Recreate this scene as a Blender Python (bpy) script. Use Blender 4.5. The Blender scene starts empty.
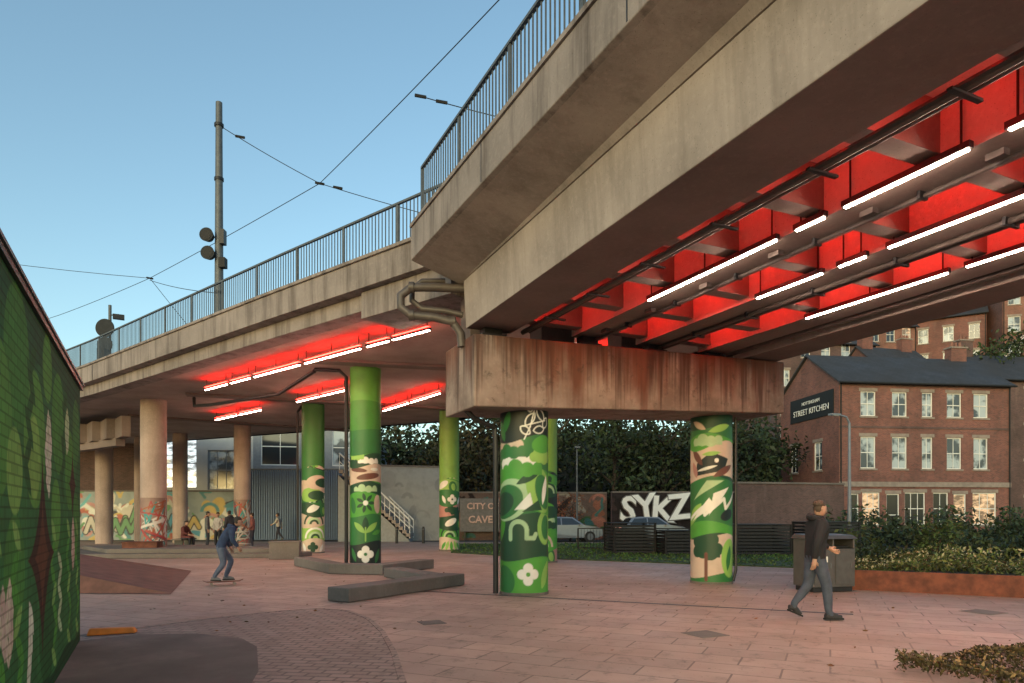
import bpy, bmesh, math, random
import numpy as np
from mathutils import Vector, Matrix
random.seed(7)
RNG = np.random.default_rng(11)
scene = bpy.context.scene
R = math.radians

# ------------------------------------------------------------------ materials
def L(r, g, b): return (r, g, b, 1)

class NT:
    def __init__(s, name):
        s.m = bpy.data.materials.new(name); s.m.use_nodes = True
        s.t = s.m.node_tree; s.n = s.t.nodes; s.b = s.n['Principled BSDF']
        s.geo = s.n.new('ShaderNodeNewGeometry')
    def new(s, typ, **kw):
        n = s.n.new(typ)
        for k, v in kw.items():
            if k in n.inputs: n.inputs[k].default_value = v
            else: setattr(n, k, v)
        return n
    def link(s, a, b): s.t.links.new(a, b)
    def noise(s, scale, detail=4, vec=None, rough=.55, stretch=None, rot=None):
        n = s.new('ShaderNodeTexNoise'); n.inputs['Scale'].default_value = scale
        n.inputs['Detail'].default_value = min(4, detail); n.inputs['Roughness'].default_value = rough
        v = vec or s.geo.outputs['Position']
        if stretch:
            mp = s.new('ShaderNodeMapping'); mp.inputs['Scale'].default_value = stretch
            if rot: mp.inputs['Rotation'].default_value = rot
            s.link(v, mp.inputs['Vector']); v = mp.outputs[0]
        s.link(v, n.inputs['Vector']); return n.outputs['Fac']
    def ramp(s, fac, stops):
        r = s.new('ShaderNodeValToRGB'); e = r.color_ramp.elements
        e[0].position, e[0].color = stops[0]; e[1].position, e[1].color = stops[-1]
        for p, c in stops[1:-1]:
            x = e.new(p); x.color = c
        s.link(fac, r.inputs['Fac']); return r.outputs['Color']
    def mix(s, a, b, fac, mode='MIX'):
        m = s.new('ShaderNodeMix', data_type='RGBA', blend_type=mode)
        for sock, val in ((m.inputs[6], a), (m.inputs[7], b), (m.inputs[0], fac)):
            if isinstance(val, (tuple, float, int)): sock.default_value = val
            else: s.link(val, sock)
        return m.outputs[2]
    def bump(s, h, strength=.3, dist=.02):
        b = s.new('ShaderNodeBump'); b.inputs['Strength'].default_value = strength
        b.inputs['Distance'].default_value = dist
        s.link(h, b.inputs['Height']); s.link(b.outputs[0], s.b.inputs['Normal'])
    def base(s, c):
        if isinstance(c, tuple): s.b.inputs['Base Color'].default_value = c
        else: s.link(c, s.b.inputs['Base Color'])
    def rough(s, r):
        if isinstance(r, (float, int)): s.b.inputs['Roughness'].default_value = r
        else: s.link(r, s.b.inputs['Roughness'])

def W(v): return (v, v, v, 1)

def concrete(name, col, stain=(.09, .07, .055, 1), amt=.6, streak=True, bumps=.35):
    k = NT(name)
    big = k.noise(.7, 4); fine = k.noise(14, 4, rough=.7)
    c = k.mix(col, tuple(x*.68 for x in col[:3])+(1,), k.ramp(big, [(.35, W(0)), (.65, W(1))]))
    c = k.mix(c, tuple(min(1, x*1.25) for x in col[:3])+(1,), k.ramp(fine, [(.5, W(0)), (.8, W(.5))]))
    if streak:
        st = k.noise(1.0, 4, stretch=(3.2, 3.2, .28), rough=.7)
        c = k.mix(c, stain, k.ramp(st, [(.48, W(0)), (.72, W(amt))]))
    pit = k.noise(60, 1)
    c = k.mix(c, stain, k.ramp(pit, [(.68, W(0)), (.74, W(.5))]))
    k.base(c); k.rough(.85); k.bump(fine, bumps, .01); return k.m

def rusty(name):
    # grey concrete pier cap with rust-brown runs starting at the top edge
    k = NT(name)
    big = k.noise(1.1, 4, rough=.65); fine = k.noise(12, 4, rough=.7)
    c = k.mix(L(.31, .235, .20), L(.17, .12, .10), k.ramp(big, [(.35, W(0)), (.65, W(1))]))
    c = k.mix(c, L(.38, .30, .26), k.ramp(fine, [(.55, W(0)), (.8, W(.5))]))
    sx = k.new('ShaderNodeSeparateXYZ'); k.link(k.geo.outputs['Position'], sx.inputs[0])
    mr = k.new('ShaderNodeMapRange'); k.link(sx.outputs['Z'], mr.inputs[0]); mr.inputs[1].default_value = 3.6; mr.inputs[2].default_value = 5.15; mr.inputs[3].default_value = -.10; mr.inputs[4].default_value = .16
    for sc, a, col in ((2.0, .95, L(.12, .042, .025)), (4.5, .85, L(.05, .022, .015)), (1.1, .6, L(.20, .08, .05))):
        st = k.noise(1.0, 3, stretch=(sc, sc, .16), rough=.75)
        ad = k.new('ShaderNodeMath', operation='ADD'); k.link(st, ad.inputs[0]); k.link(mr.outputs[0], ad.inputs[1])
        c = k.mix(c, col, k.ramp(ad.outputs[0], [(.52, W(0)), (.68, W(a))]))
    blot = k.noise(2.6, 4, rough=.8); c = k.mix(c, L(.045, .03, .025), k.ramp(blot, [(.57, W(0)), (.72, W(.7))]))
    k.base(c); k.rough(.85); k.bump(fine, .4, .012); return k.m

def plain(name, col, rough=.5, metal=0, var=.25, scale=6, bump=0):
    k = NT(name); n = k.noise(scale, 3)
    k.base(k.mix(col, tuple(x*(1-var) for x in col[:3])+(1,), k.ramp(n, [(.35, W(0)), (.65, W(1))])))
    k.rough(rough); k.b.inputs['Metallic'].default_value = metal
    if bump: k.bump(k.noise(scale*6, 3), bump, .01)
    return k.m

def asphalt(name, col):
    k = NT(name); n = k.noise(1.2, 4, rough=.7); f = k.noise(90, 2, rough=.8); p = k.noise(.5, 3)
    c = k.mix(col, tuple(x*.6 for x in col[:3])+(1,), k.ramp(n, [(.35, W(0)), (.65, W(1))]))
    c = k.mix(c, tuple(x*1.9 for x in col[:3])+(1,), k.ramp(f, [(.55, W(0)), (.75, W(.6))]))
    c = k.mix(c, tuple(x*.65 for x in col[:3])+(1,), k.ramp(p, [(.5, W(0)), (.53, W(.5))]))
    k.base(c); k.rough(.85); k.bump(f, .6, .01); return k.m

def emis(name, col, st):
    k = NT(name); k.base((.8, .8, .8, 1)); k.b.inputs['Emission Color'].default_value = col
    k.b.inputs['Emission Strength'].default_value = st; return k.m

def interior(name, col, st):
    k = NT(name); k.base((.05, .05, .05, 1)); n = k.noise(1.6, 4, stretch=(1, 1, 2.2))
    c = k.mix(col, tuple(x*.2 for x in col[:3])+(1,), k.ramp(n, [(.42, W(0)), (.58, W(1))]))
    k.link(c, k.b.inputs['Emission Color']); k.b.inputs['Emission Strength'].default_value = st; k.rough(.1); return k.m

def brick(name, c1, c2, mortar, bw=.225, rh=.075, ms=.012, dirt=.5):
    k = NT(name); uv = k.new('ShaderNodeUVMap')
    b = k.new('ShaderNodeTexBrick'); k.link(uv.outputs[0], b.inputs['Vector'])
    b.inputs['Scale'].default_value = 1; b.inputs['Brick Width'].default_value = bw
    b.inputs['Row Height'].default_value = rh; b.inputs['Mortar Size'].default_value = ms
    b.inputs['Color1'].default_value = c1; b.inputs['Color2'].default_value = c2
    b.inputs['Mortar'].default_value = mortar; b.inputs['Bias'].default_value = 0
    n = k.noise(.5, 4); st = k.noise(1, 4, stretch=(1.5, 1.5, .3)); pt = k.noise(3, 4, rough=.8)
    c = k.mix(b.outputs['Color'], (.02, .016, .015, 1), k.ramp(n, [(.4, W(0)), (.75, W(dirt))]))
    c = k.mix(c, (.3, .22, .19, 1), k.ramp(st, [(.6, W(0)), (.85, W(dirt*.6))]))
    c = k.mix(c, (.05, .03, .03, 1), k.ramp(pt, [(.52, W(0)), (.7, W(.5))]))
    k.base(c); k.rough(.88); k.bump(b.outputs['Fac'], -.4, .01); return k.m

def slabs(name, c1, c2, mortar, bw, rh, ms, rot, rough=.7, stains=True):
    k = NT(name)
    mp = k.new('ShaderNodeMapping'); mp.inputs['Rotation'].default_value = (0, 0, rot)
    k.link(k.geo.outputs['Position'], mp.inputs['Vector'])
    b = k.new('ShaderNodeTexBrick'); k.link(mp.outputs[0], b.inputs['Vector'])
    b.inputs['Scale'].default_value = 1; b.inputs['Brick Width'].default_value = bw
    b.inputs['Row Height'].default_value = rh; b.inputs['Mortar Size'].default_value = ms
    b.inputs['Color1'].default_value = c1; b.inputs['Color2'].default_value = c2
    b.inputs['Mortar'].default_value = mortar
    n = k.noise(.35, 4, rough=.65); f = k.noise(40, 3); sp = k.noise(3.5, 4, rough=.75)
    c = k.mix(b.outputs['Color'], tuple(x*.62 for x in c1[:3])+(1,), k.ramp(n, [(.38, W(0)), (.66, W(.75))]))
    if stains:
        c = k.mix(c, (.05, .045, .04, 1), k.ramp(sp, [(.54, W(0)), (.72, W(.55))]))
        gum = k.noise(22, 1); c = k.mix(c, (.04, .035, .03, 1), k.ramp(gum, [(.73, W(0)), (.76, W(.7))]))
    c = k.mix(c, tuple(x*1.3 for x in c2[:3])+(1,), k.ramp(f, [(.55, W(0)), (.75, W(.4))]))
    k.base(c); k.rough(k.ramp(n, [(.3, W(rough-.22)), (.7, W(rough+.1))]))
    k.bump(b.outputs['Fac'], -.5, .006); return k.m

def mural_mat(name, rough=.55, brickbump=False, dirt=.25):
    k = NT(name); a = k.new('ShaderNodeAttribute', attribute_name='mural')
    n = k.noise(2.5, 4); f = k.noise(30, 3)
    c = k.mix(a.outputs['Color'], (.03, .03, .02, 1), k.ramp(n, [(.45, W(0)), (.8, W(dirt))]))
    if brickbump:
        uv = k.new('ShaderNodeUVMap'); b = k.new('ShaderNodeTexBrick'); k.link(uv.outputs[0], b.inputs['Vector'])
        b.inputs['Scale'].default_value = 1; b.inputs['Brick Width'].default_value = .225
        b.inputs['Row Height'].default_value = .075; b.inputs['Mortar Size'].default_value = .008
        b.inputs['Color1'].default_value = W(1); b.inputs['Color2'].default_value = W(.78); b.inputs['Mortar'].default_value = W(.45)
        c = k.mix(c, b.outputs['Color'], .85, 'MULTIPLY'); k.bump(b.outputs['Fac'], -.6, .012)
        k.b.inputs['Specular IOR Level'].default_value = .2
    else: k.bump(f, .15, .01)
    k.base(c); k.rough(rough); return k.m

def leaf_mat(name):
    k = NT(name); a = k.new('ShaderNodeAttribute', attribute_name='mural')
    k.base(a.outputs['Color']); k.rough(.6)
    k.b.inputs['Specular IOR Level'].default_value = .2
    return k.m

M = {}
M['conc'] = concrete('concrete_fascia', L(.31, .26, .24), stain=(.055, .038, .032, 1), amt=.8)
M['girder'] = concrete('concrete_girder', L(.39, .325, .295), amt=.35)
M['soffit'] = concrete('concrete_soffit', L(.42, .33, .29), streak=False)
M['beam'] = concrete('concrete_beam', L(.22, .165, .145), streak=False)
M['bay'] = concrete('concrete_bay', L(.5, .42, .38), streak=False)
M['cross'] = rusty('stained_concrete')
M['column'] = concrete('concrete_column', L(.44, .33, .28), amt=.25)
M['block'] = concrete('stone_block', L(.17, .145, .13), amt=.3)
M['steel'] = plain('galvanised_steel', L(.12, .13, .14), .55, .3)
M['dark'] = plain('dark_metal', L(.025, .025, .028), .5, .3)
M['black'] = plain('black_metal', L(.012, .012, .013), .7, .1)
M['pipe'] = plain('grey_pipe', L(.09, .072, .065), .5)
M['corten'] = plain('corten_steel', L(.16, .05, .028), .8, 0, .5, 5, .3)
M['rust'] = plain('rust_ground', L(.17, .075, .055), .8, 0, .4, 3, .3)
M['paving'] = slabs('paving', L(.45, .31, .25), L(.33, .235, .195), L(.13, .09, .075), .9, .45, .011, R(25))
M['setts'] = slabs('stone_setts', L(.36, .265, .225), L(.245, .18, .155), L(.08, .06, .05), .24, .14, .014, R(8))
M['asphalt'] = asphalt('asphalt', L(.20, .155, .135))
M['ground'] = asphalt('ground_asphalt', L(.06, .057, .055))
M['grass'] = plain('grass', L(.045, .085, .02), .9, 0, .6, 3, .8)
M['soil'] = plain('soil', L(.035, .03, .018), .95, 0, .5, 1.2, .6)
M['brick'] = brick('red_brick', L(.27, .085, .065), L(.16, .052, .045), L(.18, .13, .11))
M['brickp'] = brick('purple_brick', L(.15, .075, .07), L(.09, .048, .048), L(.13, .10, .09))
M['brick2'] = brick('orange_brick', L(.32, .12, .08), L(.21, .075, .052), L(.2, .15, .13))
M['slate'] = slabs('slate_roof', L(.05, .05, .058), L(.032, .033, .04), L(.015, .015, .018), .3, .2, .01, 0, .8, False)
M['white'] = plain('white_paint', L(.74, .74, .72), .5, 0, .08)
M['stone'] = plain('pale_stone', L(.28, .23, .20), .8, 0, .25, 3)
M['cladblue'] = plain('blue_cladding', L(.07, .13, .24), .5, .1, .15)
M['greyclad'] = plain('grey_cladding', L(.20, .22, .25), .5, .1, .15)
M['whiteclad'] = plain('white_render', L(.46, .46, .45), .7, 0, .15, 1)
M['bin'] = plain('bin_metal', L(.11, .105, .105), .45, .4, .2)
M['signal'] = plain('signal_grey', L(.03, .033, .036), .9)
M['signp'] = plain('sign_panel', L(.16, .15, .145), .7)
M['pink'] = plain('pink_letters', L(.6, .40, .34), .7)
M['orange'] = plain('orange_rubber', L(.75, .22, .02), .6)
M['bark'] = plain('bark', L(.05, .035, .025), .9, 0, .4, 8, .6)
M['tyre'] = plain('tyre', L(.015, .015, .015), .8)
M['car'] = plain('car_paint', L(.22, .23, .25), .25, .5, .05)
g = NT('window_glass'); g.base(L(.02, .025, .03)); g.rough(.08); g.b.inputs['Specular IOR Level'].default_value = .8; M['glass'] = g.m
g = NT('window_reflection'); nn_ = g.noise(.9, 3); g.base(g.mix(L(.40, .46, .50), L(.07, .085, .10), g.ramp(nn_, [(.45, W(0)), (.55, W(1))]))); g.rough(.15); M['reflect_pane'] = g.m  # glass reflections painted into the pane colour as pale and dark patches
M['lit'] = interior('lit_window', (1, .62, .32, 1), 1.0)
M['litw'] = interior('lit_interior', (.85, .95, .95, 1), 1.4)
M['led'] = emis('white_led', (1, .72, .55, 1), 105)
M['red'] = emis('red_led', (1, .012, .008, 1), 44)
M['redbay'] = emis('red_bay_led', (1, .016, .01, 1), 85)
M['carlight'] = emis('tail_light', (1, .05, .02, 1), .6)
M['mural'] = mural_mat('painted_mural')
M['muralwall'] = mural_mat('painted_brick_mural', .85, True, .3)
M['leaf'] = leaf_mat('foliage')

# ------------------------------------------------------------------ mesh builder
class MB:
    def __init__(s): s.v = []; s.f = []; s.m = []; s.uv = []; s.mats = []
    def mi(s, m):
        if isinstance(m, str): m = M[m]
        if m not in s.mats: s.mats.append(m)
        return s.mats.index(m)
    def poly(s, pts, mat):
        pts = [Vector(p) for p in pts]; b = len(s.v); s.v += [p[:] for p in pts]
        s.f.append(tuple(range(b, b+len(pts)))); s.m.append(s.mi(mat))
        n = Vector((0, 0, 0))
        for i in range(len(pts)):
            a, c = pts[i], pts[(i+1) % len(pts)]
            n += Vector(((a.y-c.y)*(a.z+c.z), (a.z-c.z)*(a.x+c.x), (a.x-c.x)*(a.y+c.y)))
        if n.length > 0: n.normalize()
        if abs(n.z) > .75: s.uv += [(p.x, p.y) for p in pts]
        else:
            t = Vector((-n.y, n.x, 0)).normalized(); s.uv += [(p.dot(t), p.z) for p in pts]
    def hexa(s, b, t, mat, bot=None):
        s.poly(b[::-1], bot or mat); s.poly(t, mat)
        n = len(b)
        for i in range(n):
            j = (i+1) % n; s.poly([b[i], b[j], t[j], t[i]], mat)
    def prism(s, xy, z0, z1, mat, bot=None, top=None):
        a = sum(xy[i][0]*xy[(i+1) % len(xy)][1]-xy[(i+1) % len(xy)][0]*xy[i][1] for i in range(len(xy)))
        if a < 0: xy = xy[::-1]
        s.poly([(x, y, z0) for x, y in xy][::-1], bot or mat); s.poly([(x, y, z1) for x, y in xy], top or mat)
        for i in range(len(xy)):
            j = (i+1) % len(xy)
            s.poly([(*xy[i], z0), (*xy[j], z0), (*xy[j], z1), (*xy[i], z1)], mat)
    def box(s, c, sz, mat, rz=0):
        cx, cy, cz = c; ca, sa = math.cos(rz), math.sin(rz)
        xy = [(cx+ca*x-sa*y, cy+sa*x+ca*y) for x, y in ((-sz[0]/2, -sz[1]/2), (sz[0]/2, -sz[1]/2), (sz[0]/2, sz[1]/2), (-sz[0]/2, sz[1]/2))]
        s.prism(xy, cz-sz[2]/2, cz+sz[2]/2, mat)
    def ribbon(s, pts, o0, o1, z0, z1, mat):
        P = [Vector(p) for p in pts]; n = []
        for i in range(len(P)):
            d0 = (P[i]-P[i-1]).normalized() if i > 0 else (P[1]-P[0]).normalized()
            d1 = (P[i+1]-P[i]).normalized() if i < len(P)-1 else d0
            m = (d0+d1).normalized(); nn = Vector((-m.y, m.x)); nn /= max(.3, m.dot(d0)); n.append(nn)
        A = [p+k*o0 for p, k in zip(P, n)]; B = [p+k*o1 for p, k in zip(P, n)]
        zf = lambda z, i: z[i] if isinstance(z, (list, tuple)) else z
        for i in range(len(P)-1):
            a0, a1, b0, b1 = A[i], A[i+1], B[i], B[i+1]
            l0, l1, h0, h1 = zf(z0, i), zf(z0, i+1), zf(z1, i), zf(z1, i+1)
            s.poly([(*a0, h0), (*b0, h0), (*b1, h1), (*a1, h1)][::-1] if o0 < o1 else [(*a0, h0), (*b0, h0), (*b1, h1), (*a1, h1)], mat)
            s.poly([(*a0, l0), (*b0, l0), (*b1, l1), (*a1, l1)], mat)
            s.poly([(*a0, l0), (*a1, l1), (*a1, h1), (*a0, h0)], mat)
            s.poly([(*b0, l0), (*b0, h0), (*b1, h1), (*b1, l1)], mat)
            if i == 0: s.poly([(*a0, l0), (*a0, h0), (*b0, h0), (*b0, l0)], mat)
            if i == len(P)-2: s.poly([(*a1, l1), (*b1, l1), (*b1, h1), (*a1, h1)], mat)
    def tube(s, pts, r, mat, n=8, caps=True):
        P = [Vector(p) for p in pts]; rs = r if isinstance(r, (list, tuple)) else [r]*len(P)
        rings = []; prev = None
        for i, p in enumerate(P):
            d = ((P[i+1] if i < len(P)-1 else p)-(P[i-1] if i > 0 else p)).normalized()
            up = prev if prev is not None else (Vector((0, 0, 1)) if abs(d.z) < .9 else Vector((1, 0, 0)))
            x = d.cross(up).normalized(); y = x.cross(d).normalized(); prev = y
            rings.append([p+(x*math.cos(2*math.pi*k/n)+y*math.sin(2*math.pi*k/n))*rs[i] for k in range(n)])
        base = len(s.v); mi = s.mi(mat)
        for rg in rings: s.v += [q[:] for q in rg]
        for i in range(len(P)-1):
            for k in range(n):
                k2 = (k+1) % n
                s.f.append((base+i*n+k, base+i*n+k2, base+(i+1)*n+k2, base+(i+1)*n+k)); s.m.append(mi)
                s.uv += [(k/n, i), ((k+1)/n, i), ((k+1)/n, i+1), (k/n, i+1)]
        if caps:
            for i, o in ((0, 1), (len(P)-1, -1)):
                s.f.append(tuple(base+i*n+k for k in range(n))[::o]); s.m.append(mi); s.uv += [(0, 0)]*n
    def build(s, name, parent=None, smooth=False, bevel=0, weld=False):
        me = bpy.data.meshes.new(name); me.from_pydata(s.v, [], s.f)
        for m in s.mats: me.materials.append(m)
        me.polygons.foreach_set('material_index', s.m)
        uv = me.uv_layers.new(name='UVMap')
        uv.data.foreach_set('uv', np.array(s.uv, dtype=np.float32).ravel())
        if smooth: me.polygons.foreach_set('use_smooth', [True]*len(s.f))
        if bevel or weld:
            bm = bmesh.new(); bm.from_mesh(me); bmesh.ops.remove_doubles(bm, verts=bm.verts, dist=.0008)
            bmesh.ops.recalc_face_normals(bm, faces=bm.faces); bm.to_mesh(me); bm.free()
        me.update()
        o = bpy.data.objects.new(name, me); scene.collection.objects.link(o)
        if parent: o.parent = parent
        if smooth:
            try: me.set_sharp_from_angle(angle=R(40))
            except Exception: pass
        if bevel:
            bv = o.modifiers.new('bevel', 'BEVEL'); bv.width = bevel; bv.segments = 2; bv.limit_method = 'ANGLE'; bv.angle_limit = R(35)
        return o

def empty(name, loc=(0, 0, 0), parent=None):
    o = bpy.data.objects.new(name, None); o.empty_display_size = .3; scene.collection.objects.link(o); o.location = loc
    if parent: o.parent = parent
    return o

# near span frame (U: along the deck away from the square, V: across)
U = Vector((-.421, .907)); V = Vector((.907, .421))
def nq(q, t): p = V*q+U*t; return (p.x, p.y)
def nz(q, t, z): p = V*q+U*t; return (p.x, p.y, z)
def nbox(mb, q0, q1, ta, tb, z0, z1, mat):
    mb.hexa([nz(q0, ta, z0), nz(q1, ta, z0), nz(q1, tb, z0), nz(q0, tb, z0)], [nz(q0, ta, z1), nz(q1, ta, z1), nz(q1, tb, z1), nz(q0, tb, z1)], mat)

# ------------------------------------------------------------------ ground
mb = MB(); mb.poly([(-400, -300, -.02), (400, -300, -.02), (400, 600, -.02), (-400, 600, -.02)], 'ground'); mb.build('ground')
mb = MB(); mb.poly([(-45, -12, -.008), (30, -12, -.008), (30, 20, -.008), (20, 33, -.008), (8, 40, -.008), (-45, 43, -.008)], 'paving'); mb.build('plaza_paving')
sett_pts = [(-.2, 1), (-.55, 4), (-1.0, 6.5), (-1.35, 8.0), (-1.75, 9.4), (-2.2, 10.6), (-2.75, 11.5), (-3.3, 11.75), (-3.9, 11.4), (-4.6, 10.7), (-5.2, 9.9), (-5.8, 9.1), (-5.5, 8.5), (-2.2, 1)]
mb = MB(); mb.poly([(x, y, -.004) for x, y in sett_pts], 'setts'); mb.build('sett_path')
mb = MB(); mb.poly([(x, y, 0) for x, y in [(-1.6, 1), (-2.0, 4.5), (-2.6, 7), (-3.1, 8.3), (-3.5, 8.85), (-4.2, 9.2), (-5.0, 9.15), (-5.6, 8.6), (-2.2, 1)]], 'asphalt'); mb.build('asphalt_path')
mb = MB(); mb.ribbon(sett_pts[:12], 0, .07, -.01, .002, 'setts'); mb.build('edging_course')
mb = MB(); mb.ribbon([(-2.4, 14.6), (5.5, 11.0)], 0, .09, -.01, -.003, 'dark'); mb.build('drain_channel')
mb = MB()
for x, y, s in ((2.6, 9.2, .45), (-1.2, 10.2, .35), (7.8, 11.3, .5)):
    mb.box((x, y, -.005), (s, s, .008), 'block', .44); mb.box((x, y, -.0045), (s-.06, s-.06, .012), 'block', .44)
mb.build('drain_covers')
lawn = [(-2.6, 29), (1.5, 24.8), (8.7, 20.6), (12, 19.3), (16, 33), (6, 38), (-3.2, 37)]
mb = MB(); mb.prism(lawn, -.01, .03, 'grass'); mb.build('lawn')

# ------------------------------------------------------------------ viaduct near span
via = empty('viaduct')
mb = MB()
t0, t1 = -9.0, 12.55
qf = lambda t: 3.71+(12.6-t)*.02
def loft(mb, prof0, prof1, ta, tb, mats):
    n = len(prof0)
    for i in range(n):
        j = (i+1) % n
        mb.poly([nz(prof0[i][0], ta, prof0[i][1]), nz(prof0[j][0], ta, prof0[j][1]), nz(prof1[j][0], tb, prof1[j][1]), nz(prof1[i][0], tb, prof1[i][1])], mats[i])
    mb.poly([nz(q, ta, z) for q, z in prof0], mats[0]); mb.poly([nz(q, tb, z) for q, z in prof1][::-1], mats[0])
def prof(t):
    a = qf(t); g0 = 4.68-(12-t)*.01
    return [(a, 7.03), (a, 6.43), (a+.08, 6.40), (g0, 6.12), (5.65, 5.92), (11.3, 5.92), (12.4, 6.12), (13.3, 6.4), (13.3, 7.03), (13.0, 7.03), (13.0, 6.8), (a+.35, 6.8), (a+.35, 7.03)]
loft(mb, prof(t0), prof(t1), t0, t1, ['conc', 'conc', 'girder', 'soffit', 'bay', 'soffit', 'girder', 'conc', 'conc', 'conc', 'conc', 'conc', 'conc'])
mb.build('near_deck', via, bevel=.012)
mb = MB()
mb.ribbon([nq(qf(t1)-.03, t1-.01), nq(qf(t0)-.03, t0)], 0, .36, 7.033, 7.1, 'conc')
for tt in (9.2, 5.6, 2.0, -1.6):
    a = qf(tt); nbox(mb, a-.004, a+.05, tt, tt+.02, 6.45, 7.02, 'dark')
mb.build('coping_and_joints', via)
mb = MB()
for qa, qb in ((4.68, 5.72), (11.35, 12.4)):
    A = [(qa+.0, 6.1), (qa+.05, 5.19), (qb-.05, 5.19), (qb, 6.1)]
    gd = [(q-(12-t0)*.01 if qa < 5 and i < 2 else q, z) for i, (q, z) in enumerate(A)]
    loft(mb, gd, A, t0, t1-.25, ['girder', 'beam', 'bay', 'beam'])
mb.build('edge_girder', via, bevel=.015)
# wide box beams; the red-lit bays are the slots between them
boxes = ((7.04, 7.70), (8.63, 9.42), (10.32, 10.95))
mb = MB()
for qa, qb in boxes:
    lo = [nz(qa, t0, 5.27), nz(qb, t0, 5.27), nz(qb, t1-.3, 5.27), nz(qa, t1-.3, 5.27)]; hi = [(x, y, 5.916) for x, y, z in lo]
    mb.poly(lo[::-1], 'beam')
    for i in range(4):
        j = (i+1) % 4; mb.poly([lo[i], lo[j], hi[j], hi[i]], 'bay')
mb.build('box_beams', via)
mb = MB(); t = t1-.6
while t > t0:
    for qa, qb in ((5.722, 7.038), (7.702, 8.628), (9.422, 10.318)):
        nbox(mb, qa, qb, t-.13, t+.13, 5.36, 5.914, 'beam')
    t -= 1.45
mb.build('diaphragms', via)
mb = MB()
for q, z, r in ((5.9, 5.22, .05), (6.05, 5.25, .03), (7.5, 5.22, .03), (9.1, 5.22, .04), (9.25, 5.22, .025), (11.15, 5.3, .06)):
    mb.tube([nz(q, tt, z) for tt in np.linspace(t0, 12.2, 10)], r, 'pipe')
for tt in np.arange(-8, 12, 1.45):
    nbox(mb, 5.70, 6.12, tt, tt+.05, 5.14, 5.165, 'dark'); nbox(mb, 7.42, 7.56, tt, tt+.04, 5.18, 5.268, 'dark'); nbox(mb, 9.02, 9.32, tt, tt+.04, 5.17, 5.268, 'dark')
    nbox(mb, 7.3, 7.4, tt+.5, tt+.68, 5.2, 5.268, 'pipe')
mb.build('service_pipes', via, smooth=True)
mb = MB()
ca, cb = 11.8, 13.4
b4 = [nz(4.7, ca, 3.62), nz(12.5, ca, 3.98), nz(12.5, cb, 3.98), nz(4.7, cb, 3.62)]
t4 = [nz(4.7, ca, 4.98), nz(12.5, ca, 5.18), nz(12.5, cb, 5.18), nz(4.7, cb, 4.98)]
mb.hexa(b4, t4, 'cross'); mb.build('crosshead', via, bevel=.03)
mb = MB()
for q in (5.2, 7.37, 9.03, 10.63, 11.85):
    zc = 4.98+(q-4.7)/7.8*.2; zt = 5.2 if q in (5.2, 11.85) else 5.28
    nbox(mb, q-.25, q+.25, 12.0, 12.5, zc-.01, zc+.08, 'dark'); nbox(mb, q-.18, q+.18, 12.05, 12.3, zc+.08, max(zt, zc+.1), 'black')
for q in (5.4, 7.0, 9.0, 11.8): nbox(mb, q-.4, q+.4, 12.75, 13.3, 4.97, 6.32, 'beam')
mb.build('bearings', via)

# ------------------------------------------------------------------ viaduct far deck
ledge = [(-1.13, 13.37), (-6.4, 17.72), (-11.4, 21.95), (-16.3, 26.1), (-24, 32.2), (-42, 44)]
redge = [(6.49, 16.95), (4.6, 24), (1.2, 30), (-3.2, 34.5), (-20, 43), (-42, 54)]
def inset(pts, o):
    P = [Vector(p) for p in pts]; out = []
    for i in range(len(P)):
        d = ((P[min(i+1, len(P)-1)])-(P[max(i-1, 0)])).normalized(); out.append(tuple(P[i]+Vector((-d.y, d.x))*o))
    return out
mb = MB()
mb.prism(inset(ledge, -.75)+redge[::-1], 6.3, 6.9, 'soffit')
mb.build('far_deck', via)
mb = MB()
mb.ribbon(ledge, -.5, 0, 6.66, 7.27, 'conc')
mb.ribbon(ledge, -.85, -.3, 6.28, 6.66-.003, 'conc')
mb.ribbon(ledge, -.45, .05, 7.273, 7.35, 'conc')
mb.ribbon(redge, 0, .5, 6.3, 7.27, 'conc')
mb.ribbon([(-1.3, 13.6), (-3.5, 15.4)], -1.3, -.12, 6.05, 6.65, 'conc')
mb.build('far_deck_edge', via, bevel=.012)
mb = MB()
dd0 = (Vector(ledge[4])-Vector(ledge[0])).normalized()
for k in range(1, 9):
    p = Vector(ledge[0]).lerp(Vector(ledge[3]), k/8.3)
    mb.box((p.x, p.y, 6.96), (.018, .03, .58), 'dark', math.atan2(dd0.y, dd0.x))
mb.build('parapet_joints', via)
mb = MB()
for p, q in (((-6.2, 20.6), (2.8, 22.8)), ((-12.6, 26.4), (-.6, 30.8)), ((-18, 32), (-9, 37.8))):
    mb.ribbon([p, q], -.25, .25, 6.22, 6.3-.002, 'beam')
mb.build('deck_joint_ribs', via)

mb = MB()
pa = [(-.75, 13.3, 6.0), (-1.5, 13.25, 6.02), (-1.95, 13.2, 6.0), (-2.15, 13.2, 5.84), (-2.15, 13.2, 5.62), (-1.95, 13.2, 5.46), (-1.5, 13.2, 5.42), (-1.15, 13.2, 5.34), (-.99, 13.2, 5.1), (-.97, 13.2, 4.85)]
mb.tube(pa, .085, 'pipe', 12)
mb.tube([(x+.18, y+.25, z+.2) for x, y, z in pa[1:8]], .06, 'pipe', 12)
for p in (pa[2], pa[5], pa[7]):
    mb.tube([(p[0]-.04, p[1], p[2]), (p[0]+.06, p[1], p[2])], .11, 'pipe', 12)
mb.build('drain_pipe', via, smooth=True)
mb = MB()
mb.tube([(-.9, 13.35, 3.66), (-.75, 13.4, 3.5), (-.35, 13.75, 3.35), (-.33, 13.78, 3.0), (-.33, 13.78, .02)], .055, 'dark', 8)
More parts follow.
